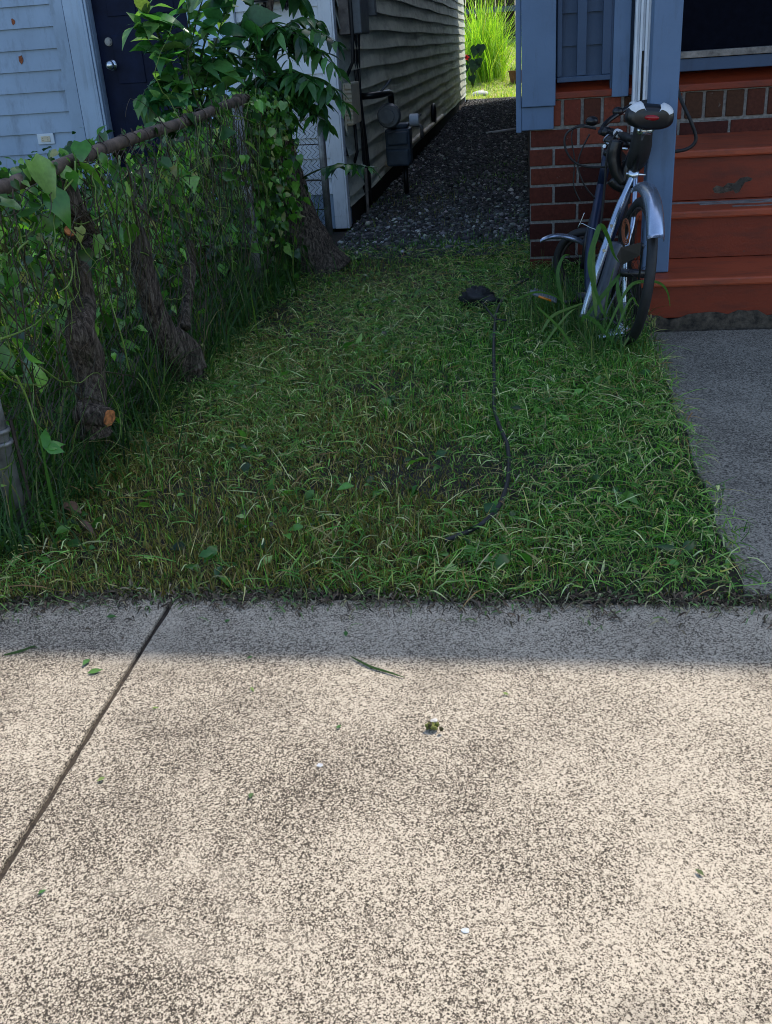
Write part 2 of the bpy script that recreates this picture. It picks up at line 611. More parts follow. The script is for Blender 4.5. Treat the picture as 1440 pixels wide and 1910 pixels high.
def rotx(a):
    c, s_ = np.cos(a), np.sin(a)
    m = np.zeros((len(a), 3, 3))
    m[:, 1, 1], m[:, 1, 2], m[:, 2, 1], m[:, 2, 2], m[:, 0, 0] = c, -s_, s_, c, 1
    return m


def frames(d, up):
    """rotation matrices whose local +Y is d and local +Z is near up"""
    d = d / np.linalg.norm(d, axis=1, keepdims=True)
    x = np.cross(d, up)
    x /= np.linalg.norm(x, axis=1, keepdims=True) + 1e-9
    z = np.cross(x, d)
    return np.stack([x, d, z], axis=2)


def sca(rot, sx, sy, sz):
    return rot * np.stack([sx, sy, sz], axis=1)[:, None, :]


def palette(n, cols, weights, jit=0.2):
    cols = np.array(cols)
    k = RNG.choice(len(cols), n, p=np.array(weights) / np.sum(weights))
    return np.clip(cols[k] * (1 + RNG.normal(0, jit, (n, 1))) * (1 + RNG.normal(0, 0.06, (n, 3))), 0.003, 0.9)


def project(P):
    d = P - EYEP
    z = d @ FW
    return 720 + FPX * (d @ XR) / z, 955 + FPX * (d @ YD) / z


def vnoise(x, y, s, seed):
    """cheap smooth 2-D noise for patches"""
    r = np.random.default_rng(seed)
    out = np.zeros_like(x)
    for k in range(7):
        a, b, p = r.normal(0, s, 3)
        out += np.sin(x * a + y * b + p * 7)
    return out / 7 ** 0.5


def blades(name, x, y, z, L, w, cols, tilt=0.25, mat=None, parent=None, bends=None):
    n = len(x)
    which = RNG.integers(0, len(BLADES), n) if bends is None else RNG.choice(len(BLADES), n, p=bends)
    rot = rotz(RNG.uniform(0, 2 * np.pi, n)) @ rotx(-np.abs(RNG.normal(0, tilt, n)))
    rot = sca(rot, w, L, L)
    return batch(name, BLADES, which, rot, np.c_[x, y, z], cols, mat or M['blade'], parent)


# ================================================================== SETTING
struct(MB().add([(-60, -60, -0.05), (60, -60, -0.05), (60, 120, -0.05), (-60, 120, -0.05)], [(0, 1, 2, 3)]).build('ground', M['soil']))
XJ = -0.868                                     # joint in the pavement
EDGE = 2.043                                    # pavement meets lawn
mb = MB()
for x0, x1 in ((-6, -2.45), (-2.44, XJ - 0.006), (XJ + 0.006, 0.72), (0.73, 2.4), (2.41, 6)):
    n = 40
    top = []
    for i in range(n + 1):
        x = x0 + (x1 - x0) * i / n
        e = EDGE + 0.012 * math.sin(x * 5.1) + 0.006 * math.sin(x * 17 + 1)
        if x < -0.95:
            e -= 0.10 * min(1.0, (-0.95 - x) / 0.5) ** 1.3
        top.append((x, e))
    jy = np.linspace(-1.2, top[0][1] - 0.02, 90)
    lf = [(x0 + abs(random.gauss(0, 0.0014)), y) for y in jy]
    jy = np.linspace(-1.2, top[-1][1] - 0.02, 90)
    rt = [(x1 - abs(random.gauss(0, 0.0014)), y) for y in jy]
    outline = rt + top[::-1] + lf[::-1]
    mb.prism(outline, 2, -0.04, 0.0)
struct(mb.build('sidewalk', M['walk'], bevel=0.004))
struct(MB().box(-6, 6, -1.0, 2.02, -0.045, -0.011).build('joint_soil', M['joint']))
struct(MB().box(-9, 9, -9, -1.21, -0.03, -0.02).build('road', M['path']))
pathx0, pathx1 = 0.532, 1.75
edge_r = [(0.499 + 0.026 * i / 24 + 0.008 * math.sin(i * 1.3) + 0.006 * math.sin(i * 3.1), 2.06 + (4.34 - 2.06) * i / 24) for i in range(25)]
struct(MB().prism([(pathx1, 2.06)] + [(pathx1, 4.34)] + edge_r[::-1], 2, -0.04, 0.004).build('walkway', M['path'], bevel=0.004))
struct(MB().add([(-1.25, 6.2, 0.006), (0.05, 6.2, 0.006), (0.05, 24.3, 0.006), (-1.25, 24.3, 0.006)], [(0, 1, 2, 3)]).build('alley_ground', M['gravelbed']))

# lawn: soil sheet with gentle bumps
nx, ny = 60, 130
vs, fs = [], []
for j in range(ny + 1):
    for i in range(nx + 1):
        x = -8 + 8.54 * i / nx
        y = 2.02 + 5.3 * j / ny
        vs.append((x, y, 0.0 + 0.004 * math.sin(x * 6 + y * 3) + 0.004 * math.sin(y * 7 - x * 2) - 0.004))
for j in range(ny):
    for i in range(nx):
        a = j * (nx + 1) + i
        fs.append((a, a + 1, a + nx + 2, a + nx + 1))
struct(MB().add(vs, fs).build('lawn_soil', M['soil'], smooth=True))

# back yard rising behind the houses
m, nt, b = newmat('back_yard_turf')
p = pos(nt)
nt.links.new(ramp(nt, noise(nt, p, 5, 6, 0.7), [(0.35, (0.22, 0.32, 0.04)), (0.52, (0.42, 0.48, 0.09)), (0.62, (0.62, 0.48, 0.28))]), b.inputs['Base Color'])
b.inputs['Roughness'].default_value = 0.95
bump(nt, b, noise(nt, p, 40, 5), 1.0, 0.05)


def yard_z(y):
    return max(0.0, (y - 24.6)) * 0.125


vs = [(x, y, yard_z(y) + 0.012) for y in (24.28, 24.6, 26, 28, 31, 40) for x in (-14, -4, -1, 0.5, 4, 14)]
fs = [(j * 6 + i, j * 6 + i + 1, j * 6 + i + 7, j * 6 + i + 6) for j in range(5) for i in range(5)]
struct(MB().add(vs, fs).build('back_yard', m))

# ================================================================== LEFT HOUSE
FY, WX, ENDY, HL = 7.47, -1.311, 23.75, 6.6
CS, Z0 = 0.1405, 1.626 - 0.1405 * 11            # course height; a course line at Z0
LH = thing('blue_house', 'blue-grey clapboard house with a dark navy door on the left', 'house', (-3.6, FY, 0))


def clap(x0, x1, y, z0, z1, lap=0.017):
    """lap siding facing -Y"""
    b = MB()
    k = math.floor((z0 - Z0) / CS)
    while Z0 + k * CS < z1:
        a, c = max(z0, Z0 + k * CS), min(z1, Z0 + (k + 1) * CS)
        vs = [(x0, y - lap, a), (x1, y - lap, a), (x1, y - 0.001, c), (x0, y - 0.001, c), (x0, y, a), (x1, y, a)]
        b.add(vs, [(0, 1, 2, 3), (4, 5, 1, 0)])
        k += 1
    return b


mb = MB()
mb.box(-8, -3.04, FY, FY + 0.2, 0, HL)
mb.box(-2.33, WX - 0.001, FY, FY + 0.2, 0, HL)
mb.box(-3.04, -2.33, FY, FY + 0.2, 2.25, HL)
mb.box(-8, -7.8, FY + .2, ENDY, 0, HL)
mb.box(-7.8, WX - 0.003, ENDY - 0.2, ENDY, 0, HL)
mb.build('wall', M['siding'], LH)
s = clap(-8, -3.29, FY, 0.35, HL)
s.v += []
sd_ = s.build('front_siding', M['siding'], LH)
clap(-1.985, -1.405, FY, 0.25, HL).build('front_siding', M['white'], LH, label='pale siding between the door and the corner board')
MB().box(-3.315, -3.22, FY - 0.028, FY - 0.001, 0.3, HL).build('siding_edge_trim', M['siding'], LH, bevel=.003)
mb = MB().box(-3.216, -3.085, FY - 0.032, FY - 0.001, 0.1, 2.4).box(-3.083, -3.062, FY - 0.045, FY - 0.001, 0.1, 2.4).box(-3.06, -3.042, FY - 0.036, FY + 0.1, 0.1, 2.4)
mb.build('door_casing', M['casing'], LH, bevel=0.004)
mb = MB().box(-2.328, -2.055, FY - 0.032, FY - 0.001, 0.1, 2.4)
mb.build('door_side_panel', M['panel'], LH, bevel=.004)
MB().box(-2.052, -1.988, FY - 0.05, FY - 0.001, 0.1, 2.4).build('door_casing', M['vinyl'], LH, bevel=.004)
dy = FY + 0.06
dr = MB().box(-3.038, -2.332, dy, dy + 0.045, 0.12, 2.25).build('door', M['navy'], LH)
mb = MB()
for x0, x1 in ((-2.93, -2.72), (-2.64, -2.44)):
    for z0, z1 in ((0.3, 0.95), (1.08, 1.40), (1.52, 2.1)):
        mb.box(x0, x1, dy - 0.008, dy - 0.001, z0, z1)
mb.build('door_panel', M['navy'], dr, bevel=0.006)


def knob(z, r, deep):
    b = MB()
    x = -2.955
    b.tube([(x, dy - 0.002, z), (x, dy - 0.012, z)], r * 1.05, 20)
    if deep:
        b.tube([(x, dy - 0.012, z), (x, dy - 0.04, z)], r * 0.42, 14)
        b.ball((x, dy - 0.055, z), r * 0.92, 16, 10, (1, 0.75, 1))
    else:
        b.tube([(x, dy - 0.012, z), (x, dy - 0.024, z)], r * 0.8, 20)
    return b


knob(1.208, 0.034, True).build('door_knob', M['chrome'], dr, smooth=True)
knob(1.361, 0.027, False).build('deadbolt', M['galv'], dr, smooth=False)
MB().box(-1.403, WX, FY - 0.025, FY - 0.002, 0.0, HL).build('corner_board', M['white'], LH, bevel=0.004)
MB().box(WX + 0.001, WX + 0.014, FY - 0.025, FY + 0.07, 0.0, HL).build('corner_board', M['white'], LH, bevel=0.003)
# passage side
mb = MB()
k = math.floor((0.16 - Z0) / CS)
mb2 = MB()
while Z0 + k * CS < HL:
    a, c = max(0.15, Z0 + k * CS), Z0 + (k + 1) * CS
    segs = [FY + 0.072] + sorted(random.uniform(FY + 0.5, ENDY - 0.5) for _ in range(4)) + [ENDY]
    for y0, y1 in zip(segs[:-1], segs[1:]):
        n = max(1, int((y1 - y0) / 0.6))
        for i in range(n):
            ya, yb = y0 + (y1 - y0) * i / n, y0 + (y1 - y0) * (i + 1) / n
            wa = 0.026 + 0.007 * math.sin(ya * 2.3 + k)
            wb = 0.026 + 0.007 * math.sin(yb * 2.3 + k)
            sa = a - 0.006 * (1 + math.sin(ya * 1.7 + k * 2.1))
            sb = a - 0.006 * (1 + math.sin(yb * 1.7 + k * 2.1))
            mb2.add([(WX + wa, ya, sa), (WX + wb, yb, sb), (WX + 0.001, yb, c), (WX + 0.001, ya, c), (WX, ya, sa), (WX, yb, sb)], [(0, 1, 2, 3), (4, 5, 1, 0)])
    k += 1
mb.box(WX - 0.2, WX - 0.001, FY + 0.201, ENDY, 0.12, HL)
mb2.build('passage_siding', M['alley'], LH)
mb.build('passage_wall', M['alley'], LH)
MB().box(WX - 0.24, WX - 0.012, FY + 0.202, ENDY - 0.01, -0.04, 0.118).build('foundation', M['shed'], LH)
MB().box(-8.2, WX + 0.002, FY - 0.03, ENDY + 0.1, HL, HL + 0.15).build('roof', M['shedroof'], LH)
# rust-stained nail heads that have lost their paint
mb = MB()
for px, py, r in ((25, 40, 0.026), (40, 112, 0.036)):
    c = onY(px, py, FY - 0.006)
    n = 11
    pts = []
    for i in range(n):
        a = 2 * math.pi * i / n
        q = r * random.uniform(0.55, 1.0)
        pts.append((c[0] + q * 0.6 * math.cos(a), c[2] + q * math.sin(a)))
    MB().prism(pts, 1, FY - 0.016, FY - 0.006).build('rust_spot', M['rustspot'], LH)

# outlet on the siding
c = onY(86, 259, FY - 0.015)
ot = thing('wall_outlet', 'white outdoor power outlet plate on the blue siding', 'outlet', (c[0], FY - 0.013, c[2]))
MB().box(c[0] - 0.065, c[0] + 0.065, FY - 0.022, FY - 0.012, c[2] - 0.038, c[2] + 0.038).build('cover_plate', M['vinyl'], ot, bevel=0.004)
mb = MB().box(c[0] - 0.036, c[0] + 0.036, FY - 0.026, FY - 0.0225, c[2] - 0.02, c[2] + 0.02)
mb.build('socket', M['beige'], ot, bevel=0.003)
for dx in (-0.02, 0.018):
    for dz in (-0.007, 0.007):
        MB().box(c[0] + dx - 0.006, c[0] + dx + 0.004, FY - 0.028, FY - 0.0265, c[2] + dz - 0.0015, c[2] + dz + 0.0015).build('slot', M['black'], ot)

# mailbox with paper hooks above the plants
bx = thing('mailbox', 'black wall mailbox with curled hooks near the top edge', 'mailbox', (-1.68, FY - 0.02, 1.53))
MB().box(-1.85, -1.51, FY - 0.14, FY - 0.015, 1.53, 1.75).build('box', M['black'], bx, bevel=0.01)
for x in (-1.765, -1.61):
    MB().torus((x, FY - 0.07, 1.515), (1, 0, 0), 0.035, 0.012, 20, 8, R(90), R(330)).build('hook', M['black'], bx, smooth=True)

# meters and boxes on the passage wall
eb = thing('electric_meter_box', 'grey electric box on a weathered board high on the passage wall', 'utility box', (WX, 7.9, 1.30))
MB().box(WX + 0.02, WX + 0.095, 7.60, 8.16, 1.30, 2.2).build('backboard', M['board'], eb, bevel=0.003)
MB().box(WX + 0.098, WX + 0.17, 7.66, 8.06, 1.30, 1.95).build('box', M['grey'], eb, bevel=0.008)
MB().box(WX + 0.13, WX + 0.20, 8.20, 8.30, 1.42, 1.56).build('latch_box', M['grey'], eb, bevel=0.006)
mb = MB().tube([(WX + 0.115, 7.58, 2.3), (WX + 0.115, 7.58, 1.3), (WX + 0.10, 7.60, 1.12), (WX + 0.05, 7.6, 1.03)], 0.012, 8)
mb.build('service_cable', M['rubber'], eb, smooth=True)
tb = thing('phone_box', 'beige ribbed telephone terminal box beside the white corner board', 'utility box', (WX, 7.75, 0.70))
MB().box(WX + 0.016, WX + 0.075, 7.60, 7.99, 0.70, 0.985).build('cover', M['beige'], tb, bevel=0.01)
mb = MB()
for i in range(9):
    z = 0.715 + i * 0.029
    mb.box(WX + 0.03, WX + 0.078, 7.585, 7.598, z, z + 0.018)
mb.build('rib', M['beige'], tb, bevel=0.002)
MB().box(WX + 0.018, WX + 0.03, 7.575, 7.599, 0.66, 0.98).build('hinge_strip', M['beige'], tb)
mb = MB().tube([(WX + 0.05, 7.8, 0.70), (WX + 0.05, 7.82, 0.5), (WX + 0.02, 7.84, 0.42)], 0.012, 8)
mb.build('cable', M['rubber'], tb, smooth=True)
cd = MB()
for dx, dy_, r in ((0.03, 8.28, 0.016), (0.035, 8.38, 0.011), (0.028, 8.2, 0.009)):
    pts = [(WX + dx + 0.012 * math.sin(z * 5 + dy_ * 9), dy_ + 0.03 * math.sin(z * 3.1 + dy_), z) for z in np.linspace(0.02, 1.42, 16)]
    cd.tube(pts, r, 8)
tag(cd.build('wall_conduit', M['black'], smooth=True), 'dark cables running down the passage wall behind the gas pipe', 'cable')
tag(MB().tube([(-1.235, 7.98, -0.02), (-1.23, 7.98, 0.36)], 0.012, 8).build('wooden_stake', M['board']), 'thin brown stake standing against the passage wall', 'stake')

gm = thing('gas_meter', 'blue-grey gas meter with pipes on the passage wall', 'gas meter', (-1.13, 9.1, 0))
MB().tube([(WX + .01, 7.5 + 0.9, 0.86), (-1.2, 8.42, 0.86), (-1.14, 8.5, 0.862), (-1.12, 8.75, 0.862), (-1.11, 8.83, 0.85), (-1.11, 8.86, 0.80), (-1.11, 8.86, 0.72)], 0.026, 12).build('inlet_pipe', M['black'], gm, smooth=True)
MB().tube([(-1.16, 8.52, 0.87), (-1.10, 8.56, 0.93), (-1.07, 8.58, 0.965)], 0.010, 8).build('valve_handle', M['grey'], gm, smooth=True)
mb = MB().tube([(-1.12, 8.70, 0.685), (-1.12, 8.74, 0.685), (-1.12, 8.77, 0.685)], [0.085, 0.10, 0.085], 24).tube([(-1.12, 8.76, 0.685), (-1.12, 8.86, 0.685)], 0.045, 16).tube([(-1.13, 8.66, 0.685), (-1.13, 8.72, 0.685)], 0.06, 20)
mb.build('regulator', M['grey'], gm, smooth=False)
mb = MB().box(-1.20, -0.985, 9.0, 9.2, 0.27, 0.56).box(-1.185, -1.0, 8.97, 9.0, 0.43, 0.54).box(-1.185, -1.0, 9.02, 9.18, 0.562, 0.60)
mb.build('meter_body', M['meter'], gm, bevel=0.025)
MB().box(-1.19, -0.995, 8.965, 9.0, 0.26, 0.40).build('diaphragm_cover', M['meter'], gm, bevel=0.02)
MB().tube([(-0.99, 9.1, 0.62), (-0.91, 9.1, 0.62)], 0.05, 16).build('index_window', M['vinyl'], gm, smooth=False, bevel=0.006)
MB().tube([(-1.11, 8.86, 0.72), (-1.12, 8.9, 0.60), (-1.12, 9.02, 0.585)], 0.022, 10).build('outlet_pipe', M['black'], gm, smooth=True)
MB().tube([(-1.05, 9.12, 0.28), (-1.05, 9.12, -0.02)], 0.022, 10).build('riser_pipe', M['black'], gm, smooth=True)
tag(MB().tube([(WX + 0.055, 9.5, 0.23), (WX + 0.055, 12, 0.22), (WX + 0.055, 16.2, 0.20)], 0.03, 10).build('drain_pipe', M['beige'], smooth=True), 'long beige pipe lying low along the passage wall', 'pipe')
sp = thing('garden_tap', 'small garden tap with raised lever low on the passage wall', 'tap', (WX, 12.2, 0.32))
MB().tube([(WX + .01, 12.2, 0.36), (WX + 0.09, 12.2, 0.36), (WX + 0.12, 12.2, 0.34), (WX + 0.12, 12.2, 0.22)], 0.022, 8).build('spout', M['galv'], sp, smooth=True)
MB().tube([(WX + 0.06, 12.2, 0.37), (WX + 0.06, 12.2, 0.42), (WX + 0.12, 12.15, 0.48)], 0.012, 8).build('lever', M['galv'], sp, smooth=True)
hs = MB().torus((WX + 0.06, 14.6, 0.33), (1, 0, 0), 0.11, 0.03, 28, 8)
tag(hs.build('vent_hood', M['black'], smooth=True), 'round black vent low on the passage wall past the tap', 'vent')

# ================================================================== RIGHT HOUSE
BY, BX, ENDR, HR = 5.79, 0.022, 23.8, 5.6
RH = thing('porch_house', 'slate-blue porch house on a red brick base at the right', 'house', (0.8, BY, 0))


def bricks(x0, x1, ztop, zbot, y):
    b, ch, L = MB(), 0.0985, 0.262
    j = 0.014
    z = ztop
    row = 0
    reds = [(0.17, 0.035, 0.02), (0.12, 0.028, 0.017), (0.085, 0.022, 0.016), (0.21, 0.05, 0.028), (0.06, 0.02, 0.015)]
    while z - ch > zbot - 0.09:
        off = (row % 2) * L / 2
        x = x0 - (L - off if off else 0)
        while x < x1:
            a, c = max(x0, x + j / 2), min(x1, x + L - j / 2)
            if c - a > 0.02:
                q = random.choice(reds)
                f = random.uniform(0.55, 1.0)
                dy0 = random.uniform(-0.003, 0.003)
                jz = random.uniform(-0.002, 0.002)
                b.box(a, c, y + dy0, y + 0.05, z - ch + j / 2 + jz, z - j / 2 + jz, tuple(t * f for t in q))
            x += L
        z -= ch
        row += 1
    return b


bricks(BX, 2.6, 0.745, 0.0, BY).build('brick_base', M['brick'], RH, bevel=0.004)
MB().box(BX + 0.004, 2.6, BY + 0.008, BY + 0.2, -0.05, 0.742).build('mortar', M['mortar'], RH)
MB().box(BX + 0.008, BX + 0.2, BY + 0.2, ENDR, -0.05, 0.742).build('side_base', M['shed'], RH)
# row of bricks on end under the ledge
mb = MB()
x = 0.10
while x < 2.5:
    w = 0.088
    q = random.choice([(0.15, 0.032, 0.018), (0.085, 0.026, 0.015), (0.07, 0.03, 0.016), (0.19, 0.045, 0.025)])
    mb.box(x, x + w, BY - 0.006 + random.uniform(-0.003, 0.003), BY + 0.09, 0.757, 0.885, q)
    x += w + 0.017
mb.build('brick_header_row', M['brick'], RH, bevel=0.005)
MB().box(BX + .02, 2.5, BY + 0.006, BY + 0.15, 0.743, 0.89).build('mortar', M['mortar'], RH)
mb = MB().prism([(BY - 0.02, 0.892), (BY + 0.13, 0.892), (BY + 0.13, 0.985), (BY - 0.02, 0.925)], 0, 0.15, 2.5)
mb.build('sloping_ledge', M['redpaint'], RH, bevel=0.004)
# blue porch front above the brick
MB().box(-0.02, 0.158, BY - 0.045, BY - 0.004, 0.862, 4.2).build('corner_board', M['porchblue'], RH, bevel=0.004)
MB().box(-0.022, 0.150, BY - 0.026, BY + 0.0, 0.744, 0.860).build('corner_block', M['porchblue'], RH, bevel=0.004)
MB().box(-0.05, -0.022, BY - 0.03, BY + 0.10, 0.735, 4.2).build('corner_return', M['porchblue'], RH, bevel=0.003)
mb = MB()
for z0 in np.arange(0.99, 4.0, 0.155):
    mb.add([(0.16, BY + 0.03, z0), (0.45, BY + 0.03, z0), (0.45, BY + 0.045, z0 + 0.155), (0.16, BY + 0.045, z0 + 0.155), (0.16, BY + 0.045, z0), (0.45, BY + 0.045, z0)], [(0, 1, 2, 3), (4, 5, 1, 0)])
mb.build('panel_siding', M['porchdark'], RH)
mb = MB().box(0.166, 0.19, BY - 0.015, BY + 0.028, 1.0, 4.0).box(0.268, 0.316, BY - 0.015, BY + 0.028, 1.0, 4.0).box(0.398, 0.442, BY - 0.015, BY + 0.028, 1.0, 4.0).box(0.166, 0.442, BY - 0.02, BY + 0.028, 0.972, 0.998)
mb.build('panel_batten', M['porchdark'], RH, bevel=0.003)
MB().box(0.452, 0.538, BY - 0.03, BY - 0.003, 0.886, 4.2).build('door_post', M['porchblue'], RH, bevel=0.004)
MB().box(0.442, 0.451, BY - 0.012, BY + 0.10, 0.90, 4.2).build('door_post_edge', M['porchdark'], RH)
ds = MB()
for x in (0.552, 0.604):
    ds.box(x, x + 0.012, BY - 0.105, BY - 0.05, 0.36, 4.2).box(x + 0.012, x + 0.026, BY - 0.09, BY - 0.05, 0.36, 4.2).box(x + 0.026, x + 0.038, BY - 0.105, BY - 0.05, 0.36, 4.2)
ds.box(0.590, 0.604, BY - 0.088, BY - 0.05, 1.10, 4.2)
ds.build('downspout', M['vinyl'], RH, bevel=0.003)
MB().box(0.590, 0.604, BY - 0.062, BY - 0.05, 0.62, 1.098).build('downspout_slot', M['black'], RH)
MB().box(0.652, 0.70, BY - 0.03, BY - 0.004, 0.93, 4.2).build('jamb', M['porchdark'], RH, bevel=.003)
MB().box(0.70, 2.5, BY + 0.0, BY + 0.12, 0.987, 1.047).build('door_sill', M['porchdark'], RH, bevel=0.004)
MB().box(0.70, 2.5, BY - 0.012, BY + 0.12, 1.05, 1.082).build('sill_board', M['greywood'], RH, bevel=0.003)
MB().box(0.70, 2.5, BY + 0.09, BY + 0.119, 1.083, 4.0).build('dark_opening_sheet', M['dark'], RH)  # flat sheet across the opening; the interior's darkness is put into its colour
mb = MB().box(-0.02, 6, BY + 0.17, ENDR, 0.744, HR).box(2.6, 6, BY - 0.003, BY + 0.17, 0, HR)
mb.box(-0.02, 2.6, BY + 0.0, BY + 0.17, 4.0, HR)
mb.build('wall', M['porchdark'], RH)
MB().box(-0.02, 6.1, BY - 0.556, ENDR + 0.05, HR, HR + 0.12).build('roof', M['shedroof'], RH)
# post standing on the first tread, carrying the stair roof
MB().box(0.505, 0.617, 4.472, 4.585, 0.232, 3.1).build('stair_post', M['porchblue'], RH, bevel=0.006)
MB().box(0.42, 2.5, 4.36, BY - 0.06, 3.1, 3.22).build('stair_roof', M['porchblue'], RH)
mb = MB().torus((0.905, BY - 0.06, 0.94), (0, 1, 0), 0.001, 0.001, 3, 3)

# loop of black cable by the steps
P = [onY(1262, 160, 4.75), onY(1272, 190, 4.72), onY(1288, 225, 4.70), onY(1298, 255, 4.70), onY(1293, 270, 4.70), onY(1278, 279, 4.70), onY(1255, 283, 4.70), onY(1235, 285, 4.68)]


def smooth_path(P, n=8):
    P = [Vector(p) for p in P]
    out = []
    for i in range(len(P) - 1):
        p0, p1, p2, p3 = P[max(0, i - 1)], P[i], P[i + 1], P[min(len(P) - 1, i + 2)]
        for k in range(n):
            t = k / n
            out.append(0.5 * ((2 * p1) + (p2 - p0) * t + (2 * p0 - 5 * p1 + 4 * p2 - p3) * t * t + (3 * p1 - p0 - 3 * p2 + p3) * t ** 3))
    out.append(P[-1])
    return out


tag(MB().tube(smooth_path(P), 0.0075, 8).build('cable_loop', M['rubber'], smooth=True), 'loop of black cable sticking out behind the blue post over the red steps', 'cable')

# wooden steps
ST = thing('porch_steps', 'worn red-brown wooden steps leading up to the brick porch', 'steps', (1.3, 4.4, 0))
SX0, SX1 = 0.50, 2.3
for k, (z, y0, y1) in enumerate(((0.230, 4.345, 4.775), (0.447, 4.735, 5.045), (0.678, 5.005, BY - 0.01))):
    MB().box(SX0 - 0.012, SX1, y0, y1, z - 0.036, z).build('tread', M['redtread'], ST, bevel=0.009)
    rz0 = (0.055, 0.232, 0.449)[k]
    MB().box(SX0, SX1, y0 + 0.03, y0 + 0.055, rz0, z - 0.0375).build('riser', M['redpaint'], ST, bevel=0.002)
mb = MB()
n = 44
vs, top = [], []
for i in range(n + 1):
    x = SX0 - 0.004 + (SX1 - SX0) * i / n
    top.append((x, 0.062 + random.uniform(-0.008, 0.016) - 0.01 * math.sin(i * 0.5)))
mb.prism([(SX0 - .004, -0.03), (SX1 - .004, -0.03)] + top[::-1], 1, 4.370, 4.3965)
mb.build('rotten_base_board', M['rot'], ST)
MB().prism([(4.40, 0.0), (BY - .02, 0.0), (BY - .02, 0.64), (5.07, 0.64), (5.07, 0.41), (4.80, 0.41), (4.80, 0.19), (4.40, 0.19)], 0, SX0 + 0.012, SX0 + 0.04).build('stringer', M['shed'], ST)
# peeled patch on the second riser
def blotch(pts, y0, y1):
    P = [onY(a, b_, y0) for a, b_ in pts]
    return MB().prism([(q[0], q[2]) for q in P], 1, y0, y1)
blotch([(1329, 352), (1337, 346), (1349, 349), (1358, 341), (1370, 342), (1381, 332), (1394, 329), (1404, 333), (1401, 337), (1390, 340), (1385, 347), (1379, 358), (1372, 361), (1368, 355), (1356, 358), (1345, 361), (1333, 360)], 4.7635, 4.7655).build('peeled_patch', M['rot'], ST)
blotch([(1355, 348), (1372, 345), (1386, 334), (1394, 332), (1384, 343), (1376, 356), (1366, 352)], 4.7618, 4.7634).build('peeled_patch', M['black'], ST)
# bare wood where the second tread is worn through
mb = MB()
for x0, x1, y0, y1 in ((0.62, 1.25, 4.945, 4.99), (0.80, 1.6, 4.885, 4.935), (0.93, 1.5, 4.80, 4.825)):
    n = 18
    up = [(x0 + (x1 - x0) * i / n, y1 + random.uniform(-0.008, 0.008) * (0 < i < n)) for i in range(n + 1)]
    lo = [(x0 + (x1 - x0) * i / n, y0 + random.uniform(-0.008, 0.008) * (0 < i < n)) for i in range(n + 1)]
    b_ = MB().prism(lo + up[::-1], 2, 0.4473, 0.4486)
    mb.add(b_.v, b_.f)
mb.build('worn_streak', M['greywood'], ST)

tag(MB().tube([(-0.545, 14.8, 0.03), (-0.09, 15.0, 0.05)], 0.014, 8).build('white_stick', M['pvc'], smooth=True), 'thin white stick lying across the far passage gravel', 'stick')

# ================================================================== FENCE
FX, PY0, PY1 = -1.41, 2.337, 5.13
FN = thing('chain_link_fence', 'rusty chain link fence overgrown with vines along the lawn', 'fence', (FX, 3.7, 0))


def railz(y):
    return 0.925 + (y - 2.64) * 0.031


MB().tube([(FX, PY0, -0.05), (FX, PY0, 1.0)], 0.0275, 20).build('post', M['galv'], FN, smooth=True)
mb = MB()
for z in (0.335, 0.300):
    mb.torus((FX, PY0, z), (0, 0, 1), 0.030, 0.006, 28, 8, wid=0.007)
mb.build('tension_band', M['galv'], FN, smooth=True)
MB().tube([(FX + 0.034, PY0 + 0.02, 0.36), (FX + 0.036, PY0 + 0.02, 0.2), (FX + 0.036, PY0 + 0.02, 0.05)], 0.005, 6).build('tension_bar', M['rustwire'], FN)
MB().tube([(FX, PY1, -0.05), (FX, PY1, 0.985)], 0.026, 16).build('post', M['galv'], FN, smooth=True)
MB().tube([(FX, y, railz(y) + 0.004 * math.sin(y * 4)) for y in np.linspace(PY0, PY1 + 0.2, 16)], 0.0215, 16).build('top_rail', M['rustpipe'], FN, smooth=True)
for y, w in ((4.35, 0.09), (PY1 - 0.02, 0.05), (PY1 + 0.09, 0.04)):
    mb = MB().tube([(FX, y - w / 2, railz(y)), (FX, y + w / 2, railz(y))], 0.026 if w < .06 else 0.0245, 18)
    mb.build('rail_sleeve', M['rustpipe'], FN, smooth=False)
MB().tube([(FX, PY1 + .02, railz(PY1) + .0), (FX, PY1 + .045, railz(PY1))], 0.037, 18).build('rail_cap', M['rustpipe'], FN)
mesh = MB()
dz, wd = 0.031, 0.056
y = PY0 + 0.03
while y < PY1:
    z = 0.04
    pts = []
    i = 0
    zt = railz(y) - 0.005
    while z < zt:
        pts.append((FX + 0.024 + (0.003 if i % 2 else -0.003), y + (wd / 2 if i % 2 else -wd / 2) + random.uniform(-.004, .004), z))
        z += dz
        i += 1
    mesh.tube(pts, 0.0018, 4, cap=False)
    y += wd
mesh.build('wire_mesh', M['rustwire'], FN)
for y in np.arange(3.2, PY1, 0.16):
    mb = MB()
    y += random.uniform(-0.06, 0.06)
    mb.torus((FX, y, railz(y)), (random.uniform(-.6, .6), 1, random.uniform(-.6, .6)), 0.027, 0.0018, 16, 5)
    q = random.uniform(.02, .05)
    mb.tube([(FX + .005, y, railz(y) + 0.02), (FX - .003, y + q * .4, railz(y) + .02 + q * .7), (FX + .01, y + q, railz(y) + 0.01), (FX + .02, y + q * .6, railz(y) - 0.03)], 0.002, 5)
    mb.build('tie_wire', M['rustwire'], FN)

